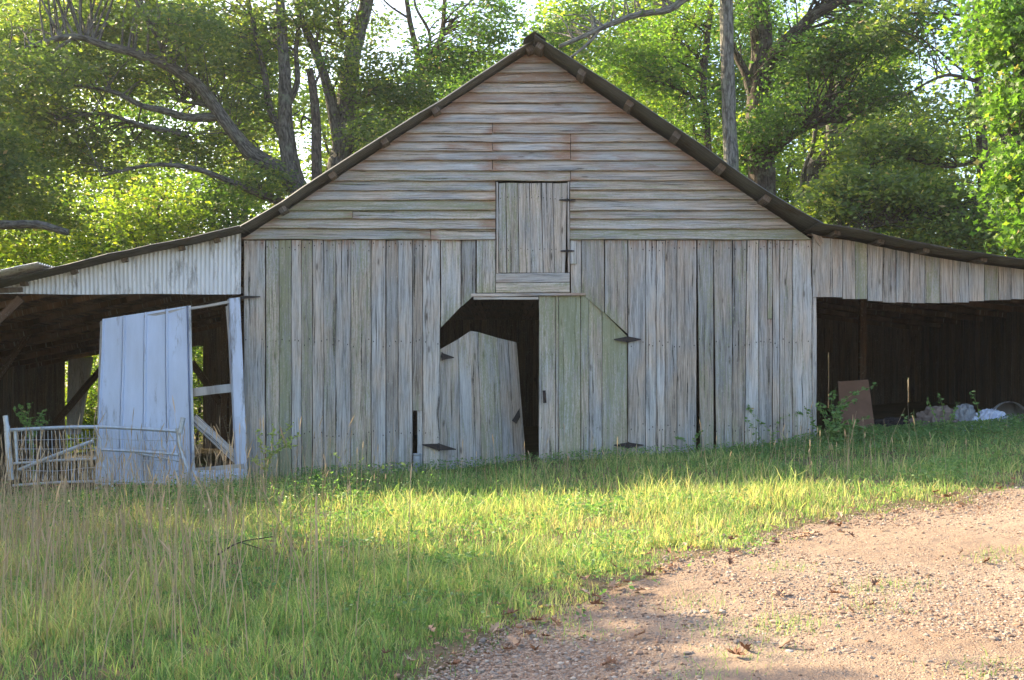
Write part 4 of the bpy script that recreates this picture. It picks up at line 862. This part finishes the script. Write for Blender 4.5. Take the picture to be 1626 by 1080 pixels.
# tall trees further back, filling the view between the big trunks
for i, (px, py, Y, rx, ry, nc, lb) in enumerate([(60, 60, 27, 120, 110, 120, 'tall hazy tree in the upper left corner behind the oak limbs'), (230, 40, 29, 110, 90, 100, 'tall background tree left of the grey oak'), (390, 130, 27, 90, 120, 110, 'tall sunlit tree directly behind the grey oak trunk'),
    (560, 190, 27, 80, 70, 60, 'background tree behind the thick leaning trunk'), (760, 150, 28, 90, 70, 70, 'background tree just left of the roof peak'), (900, 60, 28, 70, 70, 60, 'background tree just right of the roof peak'), (1030, 80, 27, 90, 110, 120, 'tall bright tree left of the pale straight trunk'),
    (1190, 120, 27, 90, 120, 120, 'tall tree between the pale trunk and massive oak'), (1330, 110, 28, 100, 110, 120, 'tall tree behind the rising oak limb'), (1450, 260, 27, 90, 90, 90, 'tree behind the drooping grey-green branches'), (1570, 200, 29, 80, 80, 46, 'thin hazy tree near the right edge')]):
    b = root_of(px+rnd.uniform(-15, 15), Y); c = P(px, py, Y); s = (CAMD+Y)/FPX
    tree('background_tree', lb, b, [([b, (b[0]+.3, Y, c[2]*.4), (c[0], Y, c[2]*.8), (c[0]+.3, Y, c[2]+ry*s*.7)], .2, .04), ([(b[0]+.3, Y, c[2]*.45), (c[0]-rx*s*.4, Y, c[2]*.8), (c[0]-rx*s*.6, Y, c[2])], .08, .03)],
         [bl(px, py, Y, rx, ry, int(nc*1.35), 2.), bl(px, min(py+150, 330), Y, rx*.8, 80, int(nc*.6), 1.8)], 'leaf_yellow' if i % 3 != 1 else 'leaf_bright', 'bark_grey', size=.17, per=40, spread=.65, twig=.3, hue=(.5, .25), group='tall trees in the background')
for px, Y, w, h, nc, lb in [(118, 12.2, .9, 1.7, 40, 'low sunlit bush behind the wire mesh of the pen gate'), (140, 12.5, 1.4, 2.6, 60, 'sunlit bush seen through the gap left of the metal door'), (312, 12.8, 1.0, 2.9, 50, 'sunlit bush seen through the metal door frame')]:
    b = root_of(px, Y); tree('bush', lb, b, [([b, (b[0]+.1, Y, h*.5), (b[0], Y, h*.8)], .05, .02)], [((b[0], Y, b[2]+h*.45), (w, .8, h*.5), nc)], 'leaf_yellow', 'bark_grey', size=.10, per=40, spread=.35, hue=(.55, .25))
# far wood closing the view
mb = MB(); C = []
for i in range(1900):
    x = R.uniform(-46, 46); y = R.uniform(36, 52); zc = abs(R.normal(0, 8.5))*(1-.35*np.exp(-((x+6)/9)**2)-.25*np.exp(-((x-27)/6)**2)); C.append((x, y, 1+zc))
C = np.array(C); k = np.repeat(np.arange(len(C)), 60); o = R.normal(0, 1, (len(k), 3)); o /= np.linalg.norm(o, axis=1, keepdims=True); o *= (R.random(len(k))**.5)[:, None]*1.3
leaf_cloud(mb, C[k]+o, .3, .5+R.normal(0, .2, len(k))); tag(mb.build('far_wood', M['leaf_yellow']), 'far leafy wood closing the view behind all the trees', 'wood', kind='stuff')
# off-frame trees added at the left to shade yard and barn front
def shade_tree(x, y, label, H, r, nc):
    b = (x, y, float(G(x, y))); tree('added_shade_tree', label, b, [([b, (x, y, H*.4), (x+.2, y, H*.7), (x, y, H)], .3, .06)], [((x, y, H*.62), (r, r, H*.36), nc)], 'leaf_oak', 'bark_grey', size=.22, per=40, spread=.7, twig=.3, group='added shade trees left of the barn')
shade_tree(-13.0, -3.4, 'off-frame tree added left of the drive to shade the foreground', 9.3, 3.2, 260)
shade_tree(-15.0, -8.8, 'off-frame shade tree added nearest the camera on the left', 10.0, 3.4, 220)
shade_tree(-17.5, 12.5, 'tall tree added behind the left shed to cast shade', 15, 4.6, 300)
shade_tree(-14.9, 3.3, 'small off-frame tree added beside the left shed to end the sunlit strip', 8.3, 2.9, 200)

# ------------------------------------------------------------------ grass
def patch(x, y, s=1., o=0.):
    return (np.sin(x*1.3*s+o)+np.sin(y*1.7*s+2+o)+np.sin((x+y)*2.3*s+o*2)+np.sin((x-y*1.4)*3.9*s+1)+.6*np.sin(x*8.1*s+y*5)+.6*np.sin(y*9.7*s-x*6.1))/4.6
def inside(x, y): return (y > -.06) & (y < 10.1) & (x > -12.3) & (x < 10.4)
def blades(mb, x, y, h, w, hue, dry=None, lean=.35, seg=2):
    n = len(x); a = R.uniform(0, 6.28, n); z = G(x, y)-.01; b = R.uniform(0, 6.28, n); L = np.abs(R.normal(0, lean, n))+.08
    dx, dy = np.cos(b)*L*h, np.sin(b)*L*h; sx, sy = np.cos(a)*w/2, np.sin(a)*w/2
    Vs = []
    for t, ww in ((0, 1.), (.45, .8), (.8, .45)):
        cx, cy, cz = x+dx*t**1.8, y+dy*t**1.8, z+h*(t-.25*L*t*t)
        Vs += [np.stack([cx-sx*ww, cy-sy*ww, cz], 1), np.stack([cx+sx*ww, cy+sy*ww, cz], 1)]
    Vs.append(np.stack([x+dx, y+dy, z+h*(1-.3*L-.2*L*L)], 1)); V = np.stack(Vs, 1); i = np.arange(n)[:, None]*7
    col = np.zeros((n, 7, 4)); col[..., 0] = np.clip(hue, 0, 1)[:, None]
    if dry is not None: col[..., 1] = np.clip(dry, 0, 1)[:, None]
    mb.addn(V.reshape(-1, 3), [np.concatenate([i+np.array([0, 1, 3, 2]), i+np.array([2, 3, 5, 4])]), i+np.array([4, 5, 6])], None, col.reshape(-1, 4))
mb = MB()
for (n, t0, t1, h0, w0) in [(150000, 4.9, 8.6, .085, .0062), (110000, 8.6, 12.5, .085, .009), (80000, 12.5, 17.2, .10, .012)]:
    x, y = wedge(n, t0, t1, 1.15); ed = edge_y(x); dd = y-ed
    k = (dd > -1.3) & (R.random(n) < np.clip(dd*.8+.40+.85*patch(x, y, 2.9), 0, 1)**1.7); k &= ~inside(x, y)
    k &= R.random(n) < np.clip(.62+.7*patch(x, y, 1.6, 3), .12, 1)
    x, y, dd = x[k], y[k], dd[k]; p = patch(x, y, .8); lf = np.clip((-x-1)/5, 0, 1)
    cl = np.clip(patch(x, y, 3.3, 7)*1.6, -1, 1); h = h0*(1+.45*cl)*np.clip(R.lognormal(0, .5, len(x)), .3, 3.)*(1+.45*p+.35*lf)*np.clip(.5+dd*.5, .3, 1)*np.where(y > -2.2, .8, 1)
    sun_strip = np.clip(1-np.abs((y+6.6)/2.2), 0, 1)  # sunlit strip also painted into the blades: yellower, more straw-coloured
    hue = .42+.30*p+.16*cl+.2*patch(x, y, 2.7, 5)+R.normal(0, .27, len(x))+.12*sun_strip+.12*lf; dry = (R.random(len(x)) < (.12+.34*lf+.16*sun_strip+.12*(p > .25)))*R.uniform(.5, 1, len(x))
    blades(mb, x, y, h, w0*R.uniform(.6, 1.5, len(x)), hue, dry, lean=.5)
# stray tufts on the drive
for q in [(1110, 960), (1240, 990), (1270, 1000), (1250, 905), (1380, 940), (1570, 890), (1610, 880), (1130, 1000), (1380, 970), (1120, 1075), (1200, 1040), (1560, 1068), (1430, 930), (1220, 1005), (920, 1010)]:
    cx, cy = PG(*q); n = 130; x = R.normal(cx, .14, n); y = R.normal(cy, .12, n); blades(mb, x, y, .05*R.lognormal(0, .4, n), np.full(n, .0045), .45+R.normal(0, .2, n), lean=.6)
x = R.uniform(-14, 14, 26000); y = R.uniform(-9, 3, 26000); k = (np.abs(x) > (y+17)*.54) & ~inside(x, y) & (y > edge_y(x)+.1); x, y = x[k], y[k]
blades(mb, x, y, .2*R.lognormal(0, .35, len(x)), np.full(len(x), .015), .45+R.normal(0, .2, len(x)))
tag(mb.build('grass', M['grass']), 'long tufted green grass filling the yard in front of the barn', 'grass', kind='stuff')
# tall tan stems
mb = MB()
def stems(n, x, y, h0, sd, hue, TH=1.):
    h = h0*np.clip(R.lognormal(0, sd, n), .5, 1.7); z = G(x, y)
    for i in range(n):
        b = R.uniform(0, 6.28); L = abs(R.normal(.12, .14))*h[i]; dx, dy = math.cos(b)*L, math.sin(b)*L*.6
        p = [(x[i], y[i], z[i]), (x[i]+dx*.3, y[i]+dy*.3, z[i]+h[i]*.5), (x[i]+dx, y[i]+dy, z[i]+h[i])]
        c = (min(1, max(0, R.normal(hue, .2))), 0, 0, 1); tube(mb, p, TH*.0030, TH*.0013, k=3, smooth=3, cap=False, col=c)
        if R.random() < .5:
            q = np.array(p[2]); d = np.array((dx*.5, dy*.5, h[i]*.25)); tube(mb, [q-d*.6, q-d*.25, q], .004, k=4, smooth=2, cap=False, radii=[.001, .006, .005, .001], col=c)
n = 1700; x = R.uniform(-8, -1.6, n); y = R.uniform(-11, -1.2, n); k = (np.abs(x) < (y+17)*.53); x, y = x[k], y[k]; k = R.random(len(x)) < np.clip((-x-1.6)/3, .1, 1); x, y = x[k], y[k]; stems(len(x), x, y, .66, .35, .6)
n = 90; x = R.uniform(-2.6, 5.5, n); y = R.uniform(-5.5, -.9, n); k = (y > edge_y(x)+.4); x, y = x[k], y[k]; stems(len(x), x, y, .5, .3, .6)
x = R.normal(4.0, .5, 30); y = R.normal(-3.9, .3, 30); stems(30, x, y, .55, .2, .7)
x = R.normal(-4.8, .8, 60); y = R.normal(-6.5, 1.2, 60); stems(60, x, y, .85, .2, .6)
n = 330; x = R.uniform(-5.2, -.6, n); y = R.uniform(-11.5, -7.5, n); k = (np.abs(x) < (y+17)*.5) & (R.random(n) < np.clip((-x-.4)/2.6, .08, 1)); x, y = x[k], y[k]; stems(len(x), x, y, .55, .4, .8, 1.5)
x = R.normal(-6.3, .9, 110); y = R.normal(-4.0, 1.6, 110); k = y < -1.9; x, y = x[k], y[k]; stems(len(x), x, y, .9, .22, .7, 1.15)
tag(mb.build('dry_grass', M['straw']), 'tall tan seed stems of dry grass, thickest at the lower left', 'dry grass', kind='stuff')
# low broad-leaved ground cover
mb = MB(); n = 30000; x = R.uniform(1.5, 9.5, n); y = -abs(R.normal(.7, .9, n))+.7
h = .20*np.clip((x-1.5)/3.5, .25, 1)*(1+.5*patch(x, y, 1.3)); k = (y > edge_y(x)+.3) & ((~inside(x, y)) | ((x > 4.95) & (y < .9))); x, y, h = x[k], y[k], h[k]
h = np.clip(h*(1+.0*y), .04, .45); z = G(x, y)+h*R.random(len(x))**.6
leaf_cloud(mb, np.stack([x, y, z], 1), .034, .35+.2*patch(x, y, 1.4)+R.normal(0, .2, len(x)), lean=.3)
n = 12000; x = R.normal(-4.7, 1.6, n); y = R.normal(-3.6, 1.0, n); k = y < -1.3; x, y = x[k], y[k]; z = G(x, y)+.32*R.random(len(x))*(1+.5*patch(x, y, 2)); leaf_cloud(mb, np.stack([x, y, z], 1), .03, .35+R.normal(0, .2, len(x)))
for q in range(70):
    cx, cy = [float(v[0]) for v in wedge(1, 6.5, 14.5, 1.)]; nn = 260
    if cy < float(edge_y(cx))+.3: continue
    w_ = R.uniform(.12, .4); x = R.normal(cx, w_, nn); y = R.normal(cy, w_, nn); z = G(x, y)+.015+.11*R.random(nn); leaf_cloud(mb, np.stack([x, y, z], 1), R.uniform(.022, .045), R.uniform(.2, .8)+R.normal(0, .15, nn), lean=.25)
n = 4500; x = R.uniform(-3.4, 4.6, n); y = -abs(R.normal(0, .35, n))-.1; z = G(x, y)+.2*R.random(n); leaf_cloud(mb, np.stack([x, y, z], 1), .035, .3+R.normal(0, .2, n))
tag(mb.build('ground_cover', M['weed']), 'low small-leaved weeds matted along the foot of the barn', 'ground cover', kind='stuff')

# ------------------------------------------------------------------ single plants
def plant(name, label, cat, px, py, Y, stemsdef, leafm='weed', leaf=.035, per=90, feather=False, stemm='grass', r=.008, group=None):
    """stemsdef: list of pixel paths; leaves along the upper part of each"""
    x = P(px, 0, Y)[0]; b = np.array((x, Y, float(G(x, Y)))); root = empty(name, tuple(b), label, cat, group); sb = MB(); lb = MB()
    for path in stemsdef:
        pts = [b+(R.normal(0, .02), R.normal(0, .02), -.02)]+[P(q[0], q[1], Y+(q[2] if len(q) > 2 else R.normal(0, .05))) for q in path]; p = smooth_path(pts, 8)
        tube(sb, pts, r, r*.3, k=5, smooth=5, cap=False, col=(.5, .2, 0, 1)); n = len(p)
        i = R.integers(int(n*.25), n, per); c = p[i]+R.normal(0, 1, (per, 3))*leaf*np.array([.7, .7, .5])
        if feather:
            for q in range(int(n*.3), n, 2):
                e = p[q]+np.array((R.normal(0, .06), R.normal(0, .05), abs(R.normal(.05, .03)))); tube(sb, [p[q], e], .0025, .001, k=3, smooth=1, cap=False, col=(.5, .1, 0, 1))
                t = R.random((10, 1)); leaf_cloud(lb, p[q]+(e-p[q])*t, leaf*2., .5+R.normal(0, .2, 10))
        per_ = len(c); leaf_cloud(lb, c, leaf*(2.4 if feather or leafm == 'goldleaf' else 1.9), .5+R.normal(0, .2, per))
    sb.build('stem', M[stemm], root); lb.build('leaves', M[leafm], root); return root
plant('shrub', 'leafy green shrub at the post of the right shed opening', 'shrub', 1322, 700, -.35, [[(1325, 670), (1320, 640), (1327, 618)], [(1325, 660), (1345, 632), (1388, 612)], [(1330, 660), (1340, 645), (1360, 636)], [(1318, 680), (1305, 655), (1302, 640)], [(1330, 690), (1345, 670), (1382, 664)], [(1330, 700), (1352, 680), (1360, 668)], [(1310, 695), (1290, 670), (1280, 648)], [(1315, 690), (1335, 670), (1328, 650)], [(1312, 700), (1300, 680)], [(1330, 690), (1340, 690), (1370, 690)]], 'weed', .034, 60, r=.007)
plant('shrub', 'low bushy shrub in front of the leaning brown board', 'shrub', 1352, 712, -.55, [[(1352, 690), (1348+dx, 672+abs(dx)*.4)] for dx in (-30, -18, -8, 4, 14, 26, 36)]+[[(1330, 690), (1312, 668)], [(1375, 700), (1392, 680)]], 'weed', .034, 80)
plant('shrub', 'green weedy shrub growing before the cloth heap in the right shed opening', 'shrub', 1470, 716, -.5, [[(1470, 695), (1468+dx, 680+abs(dx)*.3)] for dx in (-34, -22, -10, 2, 12, 24, 36, 48)], 'weed', .032, 80)
plant('weed', 'spindly green weed with arching tips before the rubbish heap', 'weed', 1500, 710, -.3, [[(1500, 680), (1497, 650), (1491, 625)], [(1503, 680), (1515, 655), (1520, 640)], [(1495, 690), (1480, 650), (1472, 632)], [(1505, 680), (1517, 660)]], 'weed', .028, 34)
plant('weed', 'thin upright weed in front of the dark heap in the right shed', 'weed', 1450, 705, -.3, [[(1452, 690), (1451, 650)], [(1446, 690), (1435, 660)], [(1455, 690), (1462, 668)]], 'weed', .028, 30)
plant('weed', 'single tall weed stalk before the blue-white plastic sheet', 'weed', 1556, 705, -.3, [[(1556, 680), (1552, 645), (1542, 624)], [(1558, 690), (1566, 670)]], 'weed', .028, 34)
plant('weed', 'drooping weed in front of the grey barrel', 'weed', 1616, 705, -.3, [[(1615, 680), (1612, 663)], [(1618, 690), (1626, 672)]], 'weed', .028, 30)
plant('weed', 'sparse vine climbing the boards near the right corner of the barn', 'weed', 1225, 720, -.12, [[(1210, 700), (1195, 680), (1185, 665)], [(1225, 690), (1195, 655), (1190, 645)], [(1230, 690), (1240, 665), (1275, 655)]], 'weed', .03, 26, r=.004)
plant('weed', 'small climbing weed on the boards right of the doorway', 'weed', 1100, 735, -.15, [[(1098, 715), (1085, 700), (1075, 695)], [(1102, 715), (1105, 695), (1112, 685)]], 'weed', .03, 28, r=.004)
plant('feathery_weed', 'pale feathery yellow-green weed at the left barn corner', 'weed', 420, 775, -.5, [[(424, 740), (440, 705), (462, 672)], [(422, 740), (415, 710), (408, 682)], [(428, 730), (455, 705), (476, 688)], [(424, 735), (432, 700), (435, 680)], [(420, 745), (408, 735), (402, 728)], [(430, 725), (448, 712), (470, 708)]], 'goldleaf', .022, 20, True, r=.005)
plant('feathery_weed', 'blue-green feathery weed rising behind the pen gate', 'weed', 55, 770, -.9, [[(50, 720), (45, 670), (48, 640)], [(50, 710), (58, 670), (70, 650)], [(48, 700), (35, 670), (22, 652)], [(50, 715), (60, 680), (78, 668)], [(50, 700), (40, 665), (30, 645)]], 'weed', .024, 24, True)
plant('feathery_weed', 'bushy feathery green weed in front of the pale metal door', 'weed', 215, 835, -3.6, [[(210+dx, 800), (205+dx*2, 770+abs(dx)*.6)] for dx in (-34, -22, -10, 0, 8, 16, 24, 34)]+[[(240, 800), (290, 775)], [(190, 805), (150, 785)]], 'weed', .024, 40, True)
plant('feathery_weed', 'small feathery weed right of the left barn corner in the grass', 'weed', 500, 800, -2.6, [[(498, 780), (492, 755)], [(504, 780), (512, 758)], [(500, 775), (503, 748)]], 'weed', .022, 20, True)
plant('flowering_weed', 'pale seed head of a weed above the sunlit grass strip', 'weed', 1168, 790, -3.6, [[(1168, 778), (1166, 768)], [(1170, 778), (1178, 765)], [(1167, 778), (1160, 764)], [(1169, 776), (1172, 760)]], 'goldleaf', .018, 50, r=.004)
plant('flowering_weed', 'yellowish seed head of a weed beside the tan stems right of centre', 'weed', 1280, 785, -3.2, [[(1280, 765), (1281, 742)], [(1282, 765), (1290, 748)], [(1280, 765), (1272, 752)]], 'goldleaf', .018, 46, r=.004)
plant('young_weed', 'bright upright young weed left of the pale seed head', 'weed', 1154, 800, -3.8, [[(1154, 785), (1154, 762)]], 'leaf_bright', .045, 26, r=.005)
plant('tall_weed', 'tall arching yellow-green weed on the grass left of the doorway', 'weed', 560, 800, -2.4, [[(562, 760), (572, 735), (578, 722)], [(558, 770), (545, 740), (530, 720)], [(565, 770), (600, 745), (640, 735)], [(556, 775), (552, 750), (545, 738)]], 'goldleaf', .02, 20, r=.004)
mb = MB(); a = PG(345, 900); z = float(G(*a)); tube(mb, [(a[0], a[1], z+.1), (a[0]+.18, a[1]+.05, z+.2), (a[0]+.45, a[1]+.1, z+.24)], .008, .003, k=5); tube(mb, [(a[0]+.18, a[1]+.05, z+.2), (a[0]+.4, a[1], z+.14)], .005, .002, k=5)
tag(mb.build('stick', M['bark_dark']), 'dark forked dead stick lying in the left grass', 'stick')

# ------------------------------------------------------------------ fallen leaves
def dead_leaf(seed):
    rr = np.random.default_rng(seed); out = [(-.55, 0), (-.3, .1), (-.32, .3), (-.1, .17), (0, .42), (.1, .16), (.3, .3), (.3, .09), (.55, 0), (.3, -.1), (.28, -.3), (.1, -.15), (-.02, -.4), (-.12, -.16), (-.3, -.28), (-.3, -.1)]
    m = MB(); o = np.array(out); o = o*(1, .8)*(1-.25*rr.random((len(out), 1)))+rr.normal(0, .03, o.shape); z = .75*np.abs(o[:, 1])+.25*o[:, 0]**2+rr.normal(0, .04, len(o)); V = np.column_stack([o, z]); V = np.vstack([V, [0, 0, .02]])*.11
    n = len(o); col = np.tile([rr.random(), 0, 0, 1.], (n+1, 1)); F = np.array([[i, (i+1) % n, n] for i in range(n)])
    m.add(V, F, col=col); m.add(V+(0, 0, -.0015), F[:, ::-1], col=col); return m
spots = [(1150, 870), (655+813-320, 868), (1044, 886), (1108, 868), (1090, 885), (1060, 905), (1055, 917), (1000, 918), (940, 960), (955, 965), (922, 962), (868, 985), (870, 988), (840, 1010), (835, 1035), (700, 1025), (738, 1020), (690, 1045), (732, 1056), (660, 1075), (605, 1060), (775, 968), (975, 903), (930, 930), (910, 935), (1005, 940), (1020, 948), (1240, 860), (1285, 848), (1320, 838), (1270, 852), (1300, 850), (1345, 815), (1500, 800), (1520, 798), (1608, 775), (1550, 785), (1490, 800), (1535, 892), (1525, 885), (1380, 935), (1340, 950), (1245, 945), (1250, 948), (1345, 975), (1375, 968), (1270, 1035), (1180, 1045), (1020, 1022), (952, 1060), (970, 1062), (1530, 960), (1155, 862), (1325, 850), (870, 1020), (1215, 978), (1440, 905), (690, 1022), (1190, 1040), (1060, 980), (1430, 1050), (1500, 1010), (1620, 910)]
for px, py in zip(np.linspace(700, 1620, 80), np.interp(np.linspace(700, 1620, 80), [680, 760, 870, 1000, 1100, 1200, 1300, 1450, 1626], [1076, 1036, 990, 928, 886, 858, 838, 808, 772])):
    spots.append((px+rnd.gauss(0, 22), min(1075, py+rnd.gauss(3, 11))))
protos = []
for s in range(9):
    o = dead_leaf(s+3).build('fallen_leaf', M['deadleaf'])
    protos.append(o)
for i, q in enumerate(spots):
    src = protos[i % 9]; o = src if i < 9 else src.copy()
    if i >= 9: COL.objects.link(o)
    x, y = PG(*q); x += R.normal(0, .04); y += R.normal(0, .06); dd = y-float(edge_y(x)); lift = .03 if dd < 0 else .07
    o.location = (x, y, float(G(x, y))+lift); o.rotation_euler = (R.normal(0, .3), R.normal(0, .3), R.uniform(0, 6.28)); s = R.uniform(.45, 1.3); o.scale = (s, s, s)
    tag(o, 'dry brown oak leaf fallen on the gravel drive or its grassy edge', 'leaf', 'fallen leaves along the drive')

# ------------------------------------------------------------------ morning haze
hm = bpy.data.materials.new('haze'); hm.use_nodes = True; t = hm.node_tree; t.nodes.remove(t.nodes['Principled BSDF'])
pv = t.nodes.new('ShaderNodeVolumePrincipled'); pv.inputs['Density'].default_value = .0004; pv.inputs['Color'].default_value = (.92, .95, 1, 1); pv.inputs['Anisotropy'].default_value = .35
t.links.new(pv.outputs[0], t.nodes['Material Output'].inputs['Volume'])
V = np.array([(x, y, z) for z in (-3.5, 27) for y in (-620, 720) for x in (-620, 620)], float)
mb = MB(); mb.add(V, [[0, 2, 3, 1], [4, 5, 7, 6], [0, 1, 5, 4], [2, 6, 7, 3], [0, 4, 6, 2], [1, 3, 7, 5]]); tag(mb.build('haze', hm), 'thin pale morning haze filling the air', 'haze', kind='stuff')
